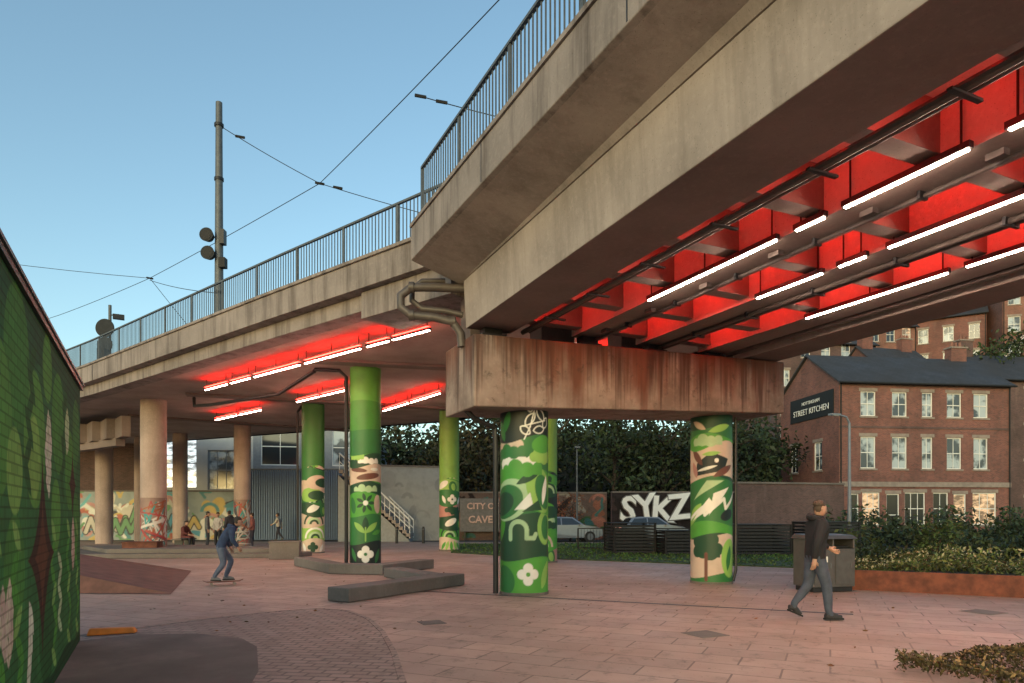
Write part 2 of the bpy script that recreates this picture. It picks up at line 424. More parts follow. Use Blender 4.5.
mb.tube([(5.28, 16.1, 3.9), (5.28, 16.1, .3), (5.2, 16.05, .05)], .035, 'dark', 8)
mb.tube([(-6.3, 21.8, 6.25), (-5.5, 21.75, 6.2), (-5.28, 21.75, 6.0), (-5.28, 21.75, .02)], .06, 'dark', 8)
mb.tube([(-12.2, 26.2, 6.1), (-12.1, 26, 5.75), (-11.2, 25.4, 5.7), (-8, 23.4, 5.75), (-6.3, 21.8, 6.2)], .06, 'dark', 8)
mb.tube([(-8.95, 29, 6.2), (-8.95, 28.5, 5.9), (-8.95, 28.5, .02)], .05, 'dark', 8)
mb.build('downpipes', via, smooth=True)

# ------------------------------------------------------------------ railings
def along(pts, step):
    P = [Vector(p) for p in pts]; acc = 0; nxt = 0; out = []
    for a, b in zip(P, P[1:]):
        d = b-a; l = d.length; dn = d/l
        while nxt <= acc+l: out.append((a+dn*(nxt-acc), dn)); nxt += step
        acc += l
    return out
def railing(name, pts, z0, h, mat='steel', step=.115, post=1.9):
    mb = MB()
    for (p, d) in along(pts, step):
        mb.box((p.x, p.y, z0+h/2), (.018, .018, h-.1), mat, math.atan2(d.y, d.x))
    for (p, d) in along(pts, post):
        mb.box((p.x, p.y, z0+h/2), (.07, .035, h), mat, math.atan2(d.y, d.x))
        mb.box((p.x, p.y, z0+.01), (.18, .14, .03), mat, math.atan2(d.y, d.x))
    mb.ribbon(pts, -.03, .03, z0+h-.03, z0+h+.015, mat); mb.ribbon(pts, -.02, .02, z0+.09, z0+.13, mat)
    return mb.build(name)
railing('railing', [nq(qf(12.4)+.17, 12.4), nq(qf(t0)+.17, t0)], 7.1, 1.05)
railing('railing', inset(ledge, -.2), 7.35, .97)

# ------------------------------------------------------------------ mural painting
GD, GM, GB, GL, GP = (.010, .055, .022), (.025, .15, .035), (.07, .30, .035), (.24, .45, .09), (.36, .53, .29)
CR, BR, WH, BK, PK = (.55, .43, .34), (.13, .045, .03), (.72, .72, .66), (.008, .016, .014), (.42, .2, .17)
class Paint:
    def __init__(s, S, Z, base, res=.012):
        s.S, s.Z, s.res = S, Z, res; s.c = np.zeros(S.shape+(3,)); s.c[:] = base
    def put(s, d, col):
        a = np.clip(.5-d/s.res, 0, 1)[..., None]; s.c = s.c*(1-a)+np.array(col)*a
    def circ(s, x, z, r, col): s.put(np.hypot(s.S-x, s.Z-z)-r, col)
    def ell(s, x, z, a, b, rot, col):
        c, n = math.cos(rot), math.sin(rot); X = (s.S-x)*c+(s.Z-z)*n; Y = -(s.S-x)*n+(s.Z-z)*c
        s.put((np.hypot(X/a, Y/b)-1)*min(a, b), col)
    def ring(s, x, z, r, w, col): s.put(np.abs(np.hypot(s.S-x, s.Z-z)-r)-w, col)
    def arc(s, x, z, r, w, col, up=True):
        d = np.abs(np.hypot(s.S-x, s.Z-z)-r)-w; s.put(np.maximum(d, (z-s.Z) if up else (s.Z-z)), col)
    def above(s, z, A, k, ph, col): s.put(z+A*np.sin(k*s.S+ph)-s.Z, col)
    def below(s, z, A, k, ph, col): s.put(s.Z-(z+A*np.sin(k*s.S+ph)), col)
    def band(s, z0, z1, col, A=0, k=6, ph=0):
        w = A*np.sin(k*s.S+ph); s.put(np.maximum(z0+w-s.Z, s.Z-z1-w), col)
    def cloud(s, x, z, w, r, col):
        for i, (f, g_) in enumerate(((-.8, .7), (-.3, 1.1), (.25, 1.0), (.75, .75))): s.circ(x+f*w, z+r*.3*(i % 2), r*g_, col)
        s.put(np.maximum(np.abs(s.S-x)-w, np.abs(s.Z-z+r*.2)-r*.45), col)
    def flower(s, x, z, r, col, cen=GM, rot=0, n=4):
        for k in range(n):
            a = rot+k*2*math.pi/n; s.circ(x+r*.62*math.cos(a), z+r*.62*math.sin(a), r*.5, col)
        s.circ(x, z, r*.22, cen)
    def leaf(s, x, z, l, w, rot, col):
        c, n = math.cos(rot), math.sin(rot); X = (s.S-x)*c+(s.Z-z)*n; Y = -(s.S-x)*n+(s.Z-z)*c
        rr = (l*l+w*w)/(2*w); s.put(np.maximum(np.hypot(X, Y-(rr-w)), np.hypot(X, Y+(rr-w)))-rr, col)
    def line(s, pts, w, col):
        for (x0, z0), (x1, z1) in zip(pts, pts[1:]):
            dx, dz = x1-x0, z1-z0; L2 = dx*dx+dz*dz+1e-9
            t = np.clip(((s.S-x0)*dx+(s.Z-z0)*dz)/L2, 0, 1); s.put(np.hypot(s.S-x0-t*dx, s.Z-z0-t*dz)-w, col)
    def star(s, x, z, r, col):
        s.put((np.abs((s.S-x)/r)**.62+np.abs((s.Z-z)/(r*1.15))**.62-1)*r*.5, col)
    def rect(s, x0, x1, z0, z1, col): s.put(np.maximum(np.maximum(x0-s.S, s.S-x1), np.maximum(z0-s.Z, s.Z-z1)), col)
    def tri(s, pts, col):
        a = sum(pts[i][0]*pts[(i+1) % len(pts)][1]-pts[(i+1) % len(pts)][0]*pts[i][1] for i in range(len(pts)))
        if a < 0: pts = pts[::-1]
        d = None
        for i in range(len(pts)):
            (x0, z0), (x1, z1) = pts[i], pts[(i+1) % len(pts)]
            l = math.hypot(x1-x0, z1-z0); e = ((x1-x0)*(s.Z-z0)-(z1-z0)*(s.S-x0))/l
            d = -e if d is None else np.maximum(d, -e)
        s.put(d, col)

def stack(p, z0, z1, seed, cols=None):
    rg = random.Random(seed); z = z0
    cols = cols or [GD, GM, GB, GL, CR, GD, PK, BK, CR]
    last = None
    while z < z1:
        h = rg.uniform(.4, .7); c = rg.choice([x for x in cols if x != last]); last = c
        c2 = rg.choice([x for x in [GL, GP, GD, WH, GB, CR, WH] if x != c])
        p.band(z, z1, c, .09, rg.uniform(2, 4), rg.uniform(0, 6))
        k = rg.choice(['arc', 'cloud', 'fl', 'leaf', 'hill', 'leaf', 'blob'])
        x = rg.uniform(-.3, .3)
        if k == 'arc':
            for i, cc in enumerate((c2, c, GP, GD)): p.arc(x, z+.08, .42-.09*i, .045, cc)
        elif k == 'cloud': p.cloud(x, z+.22, .35, .15, c2); p.cloud(x+.2, z+.1, .3, .12, GD if c != GD else GM)
        elif k == 'fl': p.flower(x, z+.25, .2, WH if c != CR else GD, GD); p.leaf(x+.4, z+.2, .2, .08, 1, c2); p.leaf(x-.4, z+.25, .2, .08, 2, c2)
        elif k == 'leaf':
            for i in range(5): p.leaf(x+(i-2)*.19, z+.22+.04*math.sin(i*3), .22, .075, 1.0+.3*i, c2 if i % 2 else GB)
        elif k == 'hill': p.ell(x, z, .5, .3, .1, c2); p.ell(x+.3, z-.02, .4, .2, 0, GD)
        else: p.ell(x-.2, z+.3, .3, .14, .5, c2); p.ell(x+.3, z+.2, .2, .26, .2, GM); p.ell(x+.32, z+.2, .1, .16, .2, GL)
        z += h

def paint1(S, Z):
    p = Paint(S, Z, GB)
    p.above(.72, .05, 4, 0, GD); p.flower(.08, .42, .2, WH, GB); p.ell(-.45, .3, .25, .3, .4, GM); p.leaf(.5, .4, .3, .1, 1.2, GL)
    p.above(.98, .08, 3, 1, GM); p.ell(-.3, 1.0, .4, .25, .3, GD)
    p.band(1.0, 1.62, GD, .05, 3); p.arc(-.12, 1.3, .17, .045, GP); p.line([(-.29, 1.3), (-.29, 1.12)], .045, GP); p.line([(.05, 1.3), (.05, 1.14), (.2, 1.14), (.24, 1.22)], .045, GP)
    p.ell(.5, 1.35, .22, .35, 0, GL); p.ell(.52, 1.35, .14, .25, 0, GM); p.leaf(-.55, 1.35, .3, .1, 1.3, GB)
    p.band(1.64, 2.6, GB, .07, 3, 2)
    p.ell(-.35, 1.9, .5, .4, .5, GP); p.ell(-.42, 1.86, .42, .32, .5, GM); p.ell(-.5, 1.82, .3, .22, .5, GD)
    p.ell(.36, 2.1, .3, .48, .35, GL); p.ell(.44, 2.06, .2, .36, .3, GM); p.leaf(.48, 2.1, .3, .07, 1.35, WH); p.leaf(.1, 2.35, .3, .08, .5, GD)
    p.tri([(-.2, 1.7), (.2, 1.72), (.12, 2.05)], WH); p.tri([(-.05, 1.66), (.4, 1.7), (.3, 1.9)], GD)
    p.above(2.52, .08, 3, 2, GM); p.cloud(-.15, 2.62, .4, .15, WH); p.cloud(-.05, 2.5, .45, .15, GB); p.cloud(.4, 2.75, .25, .14, GL)
    p.cloud(-.35, 2.95, .3, .15, CR); p.cloud(-.3, 2.84, .34, .13, GM); p.ell(.45, 3.02, .3, .18, .2, GB)
    p.above(3.12, .09, 4, 0, BK); p.leaf(-.4, 3.45, .25, .09, 1.2, GM); p.leaf(-.55, 3.3, .25, .09, 2.0, GM)
    for x, z, l, r in ((.12, 3.5, .17, .9), (.36, 3.6, .17, 2.2), (.32, 3.3, .15, .2), (.02, 3.28, .13, 2.5), (.12, 3.76, .13, 1.6), (.5, 3.45, .14, 1.0)):
        p.leaf(x, z, l, .085, r, WH); p.leaf(x, z, l-.03, .06, r, BK)
    p.line([(.0, 3.1), (.12, 3.35), (.24, 3.8)], .012, WH); p.line([(.12, 3.4), (.5, 3.5)], .012, WH)
    return p.c
def paint2(S, Z):
    p = Paint(S, Z, GD)
    p.band(0, .25, GM, .04, 4); p.band(.2, 1.1, CR, .08, 3); p.cloud(-.1, .75, .3, .2, GD); p.cloud(-.15, .98, .25, .18, GD); p.line([(-.12, .1), (-.12, .7)], .04, BR)
    p.ell(.48, .6, .25, .45, 0, GL); p.leaf(.45, .6, .3, .08, 1.4, GM)
    p.band(1.1, 1.45, GB, .09, 3, 1); p.band(1.4, 2.45, GM, .07, 4, 2); p.leaf(-.45, 1.6, .35, .12, .9, GL)
    p.tri([(-.5, 1.45), (.1, 1.8), (-.05, 2.0)], WH); p.tri([(-.05, 1.6), (.45, 2.25), (.05, 2.1)], WH); p.tri([(-.45, 1.95), (.3, 2.4), (-.1, 2.4)], GP)
    p.line([(-.6, 1.5), (-.2, 1.78), (-.15, 1.6), (.3, 1.98), (.35, 1.75), (.7, 2.1)], .035, WH); p.ell(.4, 1.6, .2, .12, .4, BK)
    p.above(2.42, .1, 3, 1, CR); p.tri([(-.4, 2.5), (.3, 2.62), (.42, 2.9), (.0, 3.05), (-.35, 2.8)], BK); p.leaf(.3, 2.62, .3, .08, .5, BR); p.leaf(-.35, 2.95, .25, .08, 2.2, BR)
    p.circ(.12, 2.86, .05, WH); p.leaf(-.1, 2.68, .25, .035, .25, WH); p.leaf(-.42, 2.65, .2, .07, 1.9, PK); p.leaf(.0, 3.02, .22, .05, .1, GL)
    p.above(3.2, .12, 4, 0, GB); p.cloud(-.1, 3.3, .35, .13, GP); p.above(3.42, .08, 4, 2, GM); p.above(3.62, .05, 4, 0, GD); p.leaf(.2, 3.6, .28, .08, .3, GL); p.leaf(-.3, 3.68, .2, .07, 2.6, CR)
    return p.c
def paint3(S, Z):
    p = Paint(S, Z, GB)
    p.band(0, .75, BK, .05, 4); p.flower(0, .36, .24, WH, GM); p.leaf(.42, .3, .25, .08, 1.2, GM); p.leaf(-.42, .35, .25, .08, 2, GM)
    p.band(.72, 1.6, GM, .08, 3); p.leaf(0, 1.3, .25, .1, 1.57, GD); p.leaf(.2, 1.2, .26, .09, .7, GL); p.leaf(-.2, 1.2, .26, .09, 2.4, GL); p.leaf(.4, 1.05, .2, .07, .3, GB); p.line([(0, .78), (0, 1.2)], .02, GL)
    p.band(1.58, 2.3, GB, .06, 3, 1)
    for k in range(7): p.leaf(.19*math.cos(k*.9), 1.98+.19*math.sin(k*.9), .13, .055, k*.9, GD)
    p.circ(0, 1.98, .08, WH); p.ell(.42, 1.95, .14, .3, 0, CR); p.ell(-.45, 1.9, .12, .26, .2, GM)
    p.band(2.28, 2.65, GD, .07, 4, 2); p.cloud(0, 2.42, .4, .11, GP); p.band(2.6, 3.2, CR, .08, 3, 1); p.ell(.1, 2.82, .4, .1, .15, BR); p.ell(-.25, 3.02, .3, .07, -.1, BR); p.ell(.3, 3.05, .14, .05, 0, WH)
    p.band(3.15, 3.5, GD, .08, 4, 0); p.cloud(.1, 3.3, .35, .1, WH); p.cloud(-.3, 3.42, .25, .1, GL)
    p.above(3.52, .05, 4, 0, GM); p.above(4.3, .03, 3, 0, (.05, .22, .03)); p.above(5.2, .03, 3, 2, (.10, .33, .045))
    return p.c
def paintN(seed, zt, top):
    def f(S, Z):
        p = Paint(S, Z, GM); stack(p, 0, zt, seed); p.above(zt, .08, 4, 1, top); return p.c
    return f

def grid_mesh(name, pos, na, nz_, cols, mat, uv, smooth=True, parent=None):
    me = bpy.data.meshes.new(name)
    vs = pos.reshape(-1, 3); idx = np.arange(na*nz_).reshape(nz_, na)
    a = idx[:-1, :-1].ravel(); b = idx[:-1, 1:].ravel(); c = idx[1:, 1:].ravel(); d = idx[1:, :-1].ravel()
    f = np.stack([a, b, c, d], 1)
    me.vertices.add(len(vs)); me.vertices.foreach_set('co', vs.astype(np.float32).ravel())
    me.loops.add(f.size); me.loops.foreach_set('vertex_index', f.astype(np.int32).ravel())
    me.polygons.add(len(f)); me.polygons.foreach_set('loop_start', np.arange(0, f.size, 4, dtype=np.int32))
    me.update(calc_edges=True)
    if smooth: me.polygons.foreach_set('use_smooth', np.ones(len(f), dtype=bool))
    at = me.attributes.new('mural', 'FLOAT_COLOR', 'POINT')
    cc = np.ones((len(vs), 4), dtype=np.float32); cc[:, :3] = cols.reshape(-1, 3); at.data.foreach_set('color', cc.ravel())
    ul = me.uv_layers.new(name='UVMap'); ul.data.foreach_set('uv', uv.reshape(-1, 2)[f.ravel()].astype(np.float32).ravel())
    me.materials.append(mat); o = bpy.data.objects.new(name, me); scene.collection.objects.link(o)
    if parent: o.parent = parent
    return o

def painted_column(x, y, r, h, fn, name='mural_column'):
    e = empty(name)
    res = .016; na = int(2*math.pi*r/res)+1; nn = int(h/res)+1
    th = np.linspace(-math.pi, math.pi, na); zz = np.linspace(0, h, nn); TH, ZZ = np.meshgrid(th, zz)
    base = math.atan2(-y, -x)   # zero of the paint layout faces the square
    A = base+TH
    pos = np.stack([x+r*np.cos(A), y+r*np.sin(A), ZZ], -1)
    S = TH*r
    grid_mesh('painted_shaft', pos, na, nn, fn(S, ZZ), M['mural'], np.stack([S, ZZ], -1), parent=e)
    mb = MB(); mb.tube([(x, y, -.02), (x, y, .05)], r+.012, 'block', 48); mb.build('base_collar', e)
painted_column(.25, 14.0, .49, 3.9, paint1)
painted_column(4.73, 16.2, .48, 4.0, paint2)
painted_column(-4.72, 22.0, .49, 6.32, paint3)
painted_column(1.05, 23.3, .49, 6.32, paintN(21, 3.0, (.16, .34, .05)))
painted_column(-8.45, 29.0, .47, 6.32, paintN(12, 3.6, (.035, .16, .03)))
painted_column(-2.85, 31.0, .45, 6.32, paintN(40, 3.2, (.18, .38, .07)))
def plain_column(x, y, r, h, name='concrete_column'):
    mb = MB(); mb.tube([(x, y, -.02), (x, y, h*.5), (x, y, h)], r, 'column', 40); mb.build(name, smooth=True)
plain_column(-14.7, 28, .49, 6.32)
plain_column(-14.1, 35.7, .42, 6.32)
plain_column(-23.0, 38.5, .45, 6.32)
plain_column(-22.5, 41.5, .42, 6.32)
plain_column(-19.2, 39.5, .4, 6.32)
def sleeve(x, y, r, h, seed):
    res = .03; na = int(2*math.pi*r/res)+1; nn = int(h/res)+1
    th = np.linspace(-math.pi, math.pi, na); zz = np.linspace(.01, h, nn); TH, ZZ = np.meshgrid(th, zz)
    A = math.atan2(-y, -x)+TH; pos = np.stack([x+r*np.cos(A), y+r*np.sin(A), ZZ], -1); S = TH*r
    p = Paint(S, ZZ, (.26, .16, .13), .02); rg = random.Random(seed)
    for i in range(26):
        p.line([(rg.uniform(-.9, .9), rg.uniform(0, h)) for _ in range(3)], rg.uniform(.02, .05), rg.choice([(.02, .25, .25), (.35, .04, .04), (.05, .05, .06), (.5, .45, .4), (.3, .08, .03), (.6, .55, .5)]))
    grid_mesh('graffiti_wrap', pos, na, nn, p.c, M['mural'], np.stack([S, ZZ], -1))
sleeve(-14.7, 28, .496, 2.3, 3); sleeve(-14.1, 35.7, .427, 2.4, 5)

# ------------------------------------------------------------------ LED strip lights
def strip(p, q, z, soff, up=.1, name='led_strip_light', red=True, hw=.036):
    P, Q = Vector(p), Vector(q); d = (Q-P).normalized(); mb = MB(); l = (Q-P).length
    mb.ribbon([p, q], -hw, hw, z+.006, z+.006+up, 'dark')
    mb.ribbon([tuple(P+d*.03), tuple(Q-d*.03)], -.02, .02, z-.012, z+.004, 'led')
    if red: mb.ribbon([tuple(P+d*.05), tuple(Q-d*.05)], -.04, .04, z+.025+up, z+.04+up, 'red')
    n = max(2, int(l/1.2)+1)
    for i in range(n):
        c = P+d*(.1+(l-.2)*i/(n-1)); mb.tube([(c.x, c.y, z+up), (c.x, c.y, soff)], .012, 'dark', 5)
    mb.build(name)
for q, segs in ((6.98, [(9.55, 6.70), (6.42, 5.94), (5.70, 4.22), (3.9, 1.2), (.8, -2.0)]), (8.57, [(8.7, 7.34), (7.09, 6.6), (6.3, 4.5), (4.1, 1.5), (1, -2)]), (10.27, [(9.2, 6.53), (6.3, 5.2), (4.8, 2), (1.6, -1.5)])):
    for a, b in segs: strip(nq(q, a), nq(q, b), 5.24, 5.9, .07, red=False)
# red uplights along the left side of every slot
for q in (5.80, 7.80, 9.52):
    mb = MB(); t = t1-.6
    while t > -3.5:
        a, b = t-.2, t-1.25
        mb.ribbon([nq(q, a), nq(q, b)], -.05, .05, 5.40, 5.44, 'dark'); mb.ribbon([nq(q, a), nq(q, b)], -.035, .035, 5.443, 5.465, 'redbay')
        nbox(mb, q-.078, q-.05, b, a, 5.38, 5.46, 'dark'); t -= 1.45
    mb.build('red_led_strip')
def seg_row(a, b, cuts, z=5.95):
    A, B = Vector(a), Vector(b)
    for c0, c1 in cuts: strip(tuple(A.lerp(B, c0)), tuple(A.lerp(B, c1)), z, 6.3, .06)
seg_row((-1.93, 16.06), (-10.7, 23.8), [(.0, .12), (.13, .21), (.23, .46), (.48, .71), (.73, .84), (.86, 1.0)])
seg_row((-5.8, 23.8), (-8.3, 26.3), [(0, .48), (.52, 1)])
seg_row((-2.57, 24.4), (-5.4, 28.6), [(0, .48), (.52, 1)])
seg_row((-10.4, 28.3), (-13.6, 31.3), [(0, .45), (.5, 1)])
seg_row((2.9, 18.2), (.4, 22), [(0, .45), (.5, 1)])

# ------------------------------------------------------------------ left mural building
e = empty('mural_building')
E0 = Vector((-5.53, 8.74)); UW = Vector((-.464, .886)); NW = Vector((.886, .464)); HW = 3.2; LW = 7.2
res = .0125; na = int(LW/res); nn = int(HW/res)
AA, ZZ = np.meshgrid(np.linspace(0, LW, na), np.linspace(0, HW, nn))
p = Paint(-AA, ZZ, (.03, .13, .045), .015)     # s = -a : increases towards the far end
for k in range(9): p.rect(-7.2+k*.9, -6.8+k*.9, -1, 4, (.035, .16, .05))
p.above(2.45, .25, 1.3, 1, (.025, .12, .045)); p.above(2.9, .1, 2, 0, (.02, .09, .04))
for x, z, r, c in ((-2.2, 2.5, .5, (.06, .23, .045)), (-3.7, 2.2, .55, (.09, .27, .055)), (-4.5, 2.7, .5, (.05, .2, .045)), (-1.2, 2.1, .45, (.07, .24, .045)), (-.5, 2.6, .4, (.05, .2, .05)), (-5.2, 2.2, .5, (.08, .25, .055)), (-3.0, 2.9, .3, (.09, .27, .055)),
                   (-3.75, 2.05, .33, (.2, .38, .09)), (-4.6, 1.9, .3, (.18, .37, .09)), (-2.4, 1.6, .35, (.09, .27, .055)), (-1.7, 1.1, .45, GM), (-.5, 1.5, .35, (.055, .2, .045)), (-3.0, .6, .5, (.02, .10, .03)), (-4.6, 1.2, .4, (.055, .2, .045))): p.circ(x, z, r, c)
for x in (-.4, -1.3, -2.55, -4.5, -5.2):
    for i in range(7): p.leaf(x+.1*math.sin(i), .25+.2*i, .2, .07, (.5 if i % 2 else 2.6), (.07, .27, .045) if i % 3 else (.2, .40, .11))
for x in (-1.9, -4.1, -5.5):
    for i in range(6): p.leaf(x+.05*i, 1.9+.18*i, .26, .08, (.6 if i % 2 else 2.5), (.02, .10, .03))
def hydrangea(cx, cz, rx, rz, cols, n=40):
    for k in range(n):
        a = RNG.uniform(0, 6.28); f = math.sqrt(RNG.uniform(0, 1)); p.flower(cx+rx*f*math.cos(a), cz+rz*f*math.sin(a), .07, cols[k % len(cols)], (.3, .35, .2))
hydrangea(-2.94, 2.14, .17, .33, [(.6, .6, .48), (.5, .53, .38), (.66, .6, .52)], 60)
hydrangea(-.85, 1.25, .13, .25, [(.55, .35, .3), (.6, .45, .4)], 30); hydrangea(-1.45, 2.5, .15, .2, [(.42, .55, .3), (.5, .6, .38)], 30)
hydrangea(-4.9, .9, .2, .25, [(.55, .5, .4), (.5, .4, .36)], 40)
p.star(-3.3, 1.25, .8, (.045, .022, .016)); p.star(-3.3, 1.25, .45, (.11, .045, .025)); p.star(-.9, 1.95, .4, (.05, .022, .015))
for i in range(6): p.leaf(-4.05+.03*i, .3+.1*i, .28-.02*i, .07, 1.0+.25*i, (.6, .63, .53))
for i in range(5): p.leaf(-2.1, .5+.16*i, .2, .06, .4 if i % 2 else 2.7, (.42, .55, .33))
p.below(.16, .04, 3, 0, GD)
pos = np.stack([E0.x-UW.x*AA, E0.y-UW.y*AA, ZZ], -1)
grid_mesh('painted_wall', pos, na, nn, p.c, M['muralwall'], np.stack([-AA, ZZ], -1), smooth=False, parent=e)
mb = MB()
def WP(a, n): q = E0-UW*a+NW*n; return (q.x, q.y)
mb.prism([WP(0, -.004), WP(LW, -.004), WP(LW, -4), WP(0, -4)], -.02, HW-.002, 'brickp')
mb.prism([WP(-.06, .03), WP(LW+.1, .03), WP(LW+.1, -4.1), WP(-.06, -4.1)], HW, HW+.05, 'dark')
mb.prism([WP(-.08, .045), WP(LW+.1, .045), WP(LW+.1, -.1), WP(-.08, -.1)], HW+.053, HW+.08, 'steel')
mb.build('walls_and_roof', e)
mb = MB(); mb.hexa([(-5.62, 9.0, 0), (-5.1, 9.25, 0), (-5.15, 9.42, 0), (-5.7, 9.16, 0)], [(-5.6, 9.05, .09), (-5.15, 9.28, .07), (-5.18, 9.38, .07), (-5.66, 9.13, .09)], 'orange'); mb.build('rubber_kerb', bevel=.02)

# ------------------------------------------------------------------ plaza furniture
mb = MB(); mb.ribbon([(-3.45, 12.75), (-1.55, 15.9)], 0, -.55, 0, .26, 'block')
mb.ribbon([(-6.9, 21.6), (-5.0, 18.6), (-3.45, 18.2), (-2.35, 20.6)], 0, .5, 0, .27, 'block')
mb.ribbon([(-1.55, 15.9), (-2.9, 17.9)], 0, .5, 0, .24, 'block')
mb.build('stone_bench', bevel=.02, weld=True)
mb = MB(); mb.prism([(-15.9, 25), (-8.2, 25.6), (-7.9, 27), (-13.8, 30), (-19, 29)], 0, .16, 'block'); mb.prism([(-15.2, 25.6), (-9.0, 26.1), (-9.0, 27), (-14, 29.6), (-18, 28.6)], .16, .32, 'block'); mb.build('stage_steps', bevel=.015)
mb = MB(); mb.box((-8.3, 25.0, .3), (1.05, .7, .6), 'block', .2); mb.box((-8.3, 25.0, .62), (1.12, .76, .05), 'block', .2); mb.build('stone_plinth', bevel=.02)
mb = MB(); mb.box((-14.55, 26.9, .28), (1.25, .8, .5), 'corten', .2); mb.box((-14.55, 26.9, .54), (1.3, .86, .03), 'corten', .2); mb.build('corten_planter', bevel=.01)
mb = MB(); mb.hexa([(-9.3, 14.0, .0), (-6.9, 13.8, .0), (-9.2, 19.6, .0), (-13.4, 20.2, .0)], [(-9.25, 14.3, .38), (-7.05, 13.95, .015), (-9.6, 19.3, .03), (-13.1, 19.8, .55)], 'rust'); mb.build('skate_ramp', weld=True)
be = empty('litter_bin', (6.62, 14.5, 0))
mb = MB(); mb.box((0, 0, .05), (.95, .58, .1), 'dark'); mb.box((0, 0, .5), (1.02, .64, .8), 'bin')
for sx in (-.49, .49): mb.box((sx, 0, 1.0), (.04, .64, .2), 'bin')
mb.box((0, .3, 1.0), (.94, .04, .2), 'bin'); mb.box((0, 0, .93), (.9, .5, .04), 'black'); mb.box((0, 0, 1.0), (.04, .6, .2), 'bin')
mb.build('body', be, bevel=.012)
mb = MB(); mb.hexa([(-.56, -.36, 1.1), (.56, -.36, 1.1), (.56, .36, 1.1), (-.56, .36, 1.1)], [(-.5, -.28, 1.18), (.5, -.28, 1.18), (.5, .3, 1.2), (-.5, .3, 1.2)], 'bin'); mb.build('hood', be, bevel=.015)
mb = MB()
for sx in (-.25, .25): mb.box((sx, -.328, .5), (.44, .012, .7), 'bin'); mb.box((sx+.15, -.34, .55), (.03, .02, .1), 'steel')
mb.box((-.25, -.337, .68), (.16, .006, .12), 'white'); mb.build('doors', be, bevel=.004)
be.rotation_euler = (0, 0, .25)

def enclosure(x, y, w, d, h, rz):
    e = empty('slatted_enclosure', (x, y, 0)); mb = MB()
    for sx in (-w/2, w/2):
        for sy in (-d/2, d/2): mb.box((sx, sy, h/2), (.08, .08, h), 'black')
    for sy in (-d/2, d/2):
        for k in range(int(h/.13)): mb.box((0, sy, .1+k*.13), (w-.08, .025, .09), 'dark')
    for sx in (-w/2, w/2):
        for k in range(int(h/.13)): mb.box((sx, 0, .1+k*.13), (.025, d-.08, .09), 'dark')
    mb.box((0, 0, h+.02), (w+.1, d+.1, .04), 'black'); mb.build('frame_and_slats', e); e.rotation_euler = (0, 0, rz)
enclosure(4.9, 28.5, 1.7, 1.6, 1.25, .1); enclosure(6.6, 27.6, 1.2, 1.2, .95, .1); enclosure(9.6, 27.5, 2.6, 1.6, 1.2, .05); enclosure(12.4, 27, 1.9, 1.5, 1.3, .05); enclosure(8.0, 30, 1.5, 1.2, .8, 0)
railing('railing', [(3.0, 31), (15.5, 29.5)], 0, 1.0, 'black', .14, 2)

# ------------------------------------------------------------------ facades
def facade(mb, p0, p1, z0, z1, wins, wall, frame='white', dep=.14, sill='stone', lintel='stone'):
    p0, p1 = Vector(p0), Vector(p1); d = (p1-p0).normalized(); n = Vector((d.y, -d.x)); Lh = (p1-p0).length
    def P(a, z, o=0): q = p0+d*a+n*o; return (q.x, q.y, z)
    def ob(a0, a1, za, zb, o0, o1, m): mb.hexa([P(a0, za, o1), P(a1, za, o1), P(a1, za, o0), P(a0, za, o0)], [P(a0, zb, o1), P(a1, zb, o1), P(a1, zb, o0), P(a0, zb, o0)], m)
    As = sorted(set([0, Lh]+[w[0] for w in wins]+[w[1] for w in wins])); Zs = sorted(set([z0, z1]+[w[2] for w in wins]+[w[3] for w in wins]))
    for a0, a1 in zip(As, As[1:]):
        for za, zb in zip(Zs, Zs[1:]):
            am, zm = (a0+a1)/2, (za+zb)/2
            if not any(w[0] < am < w[1] and w[2] < zm < w[3] for w in wins):
                mb.poly([P(a0, za), P(a1, za), P(a1, zb), P(a0, zb)], wall)
    for w in wins:
        a0, a1, za, zb, gm = w[:5]; cols = w[5] if len(w) > 5 else 2; fm = frame
        for q in ([P(a0, za), P(a0, zb), P(a0, zb, -dep), P(a0, za, -dep)], [P(a1, za), P(a1, za, -dep), P(a1, zb, -dep), P(a1, zb)], [P(a0, zb), P(a1, zb), P(a1, zb, -dep), P(a0, zb, -dep)], [P(a0, za), P(a0, za, -dep), P(a1, za, -dep), P(a1, za)]): mb.poly(q, wall)
        mb.poly([P(a0, za, -dep), P(a1, za, -dep), P(a1, zb, -dep), P(a0, zb, -dep)], gm)
        t = .07; o0, o1 = -dep+.004, -dep+.06
        ob(a0, a0+t, za, zb, o0, o1, fm); ob(a1-t, a1, za, zb, o0, o1, fm); ob(a0+t, a1-t, zb-t, zb, o0, o1, fm); ob(a0+t, a1-t, za, za+t, o0, o1, fm)
        zm = (za+zb)/2; ob(a0+t, a1-t, zm-.03, zm+.03, o0, o1-.01, fm)
        for k in range(1, cols):
            x = a0+(a1-a0)*k/cols; ob(x-.02, x+.02, za+t, zb-t, o0, o1-.025, fm)
        if sill: ob(a0-.1, a1+.1, za-.13, za-.002, -.05, .07, sill)
        if lintel: ob(a0-.12, a1+.12, zb+.002, zb+.24, -.05, .015, lintel)

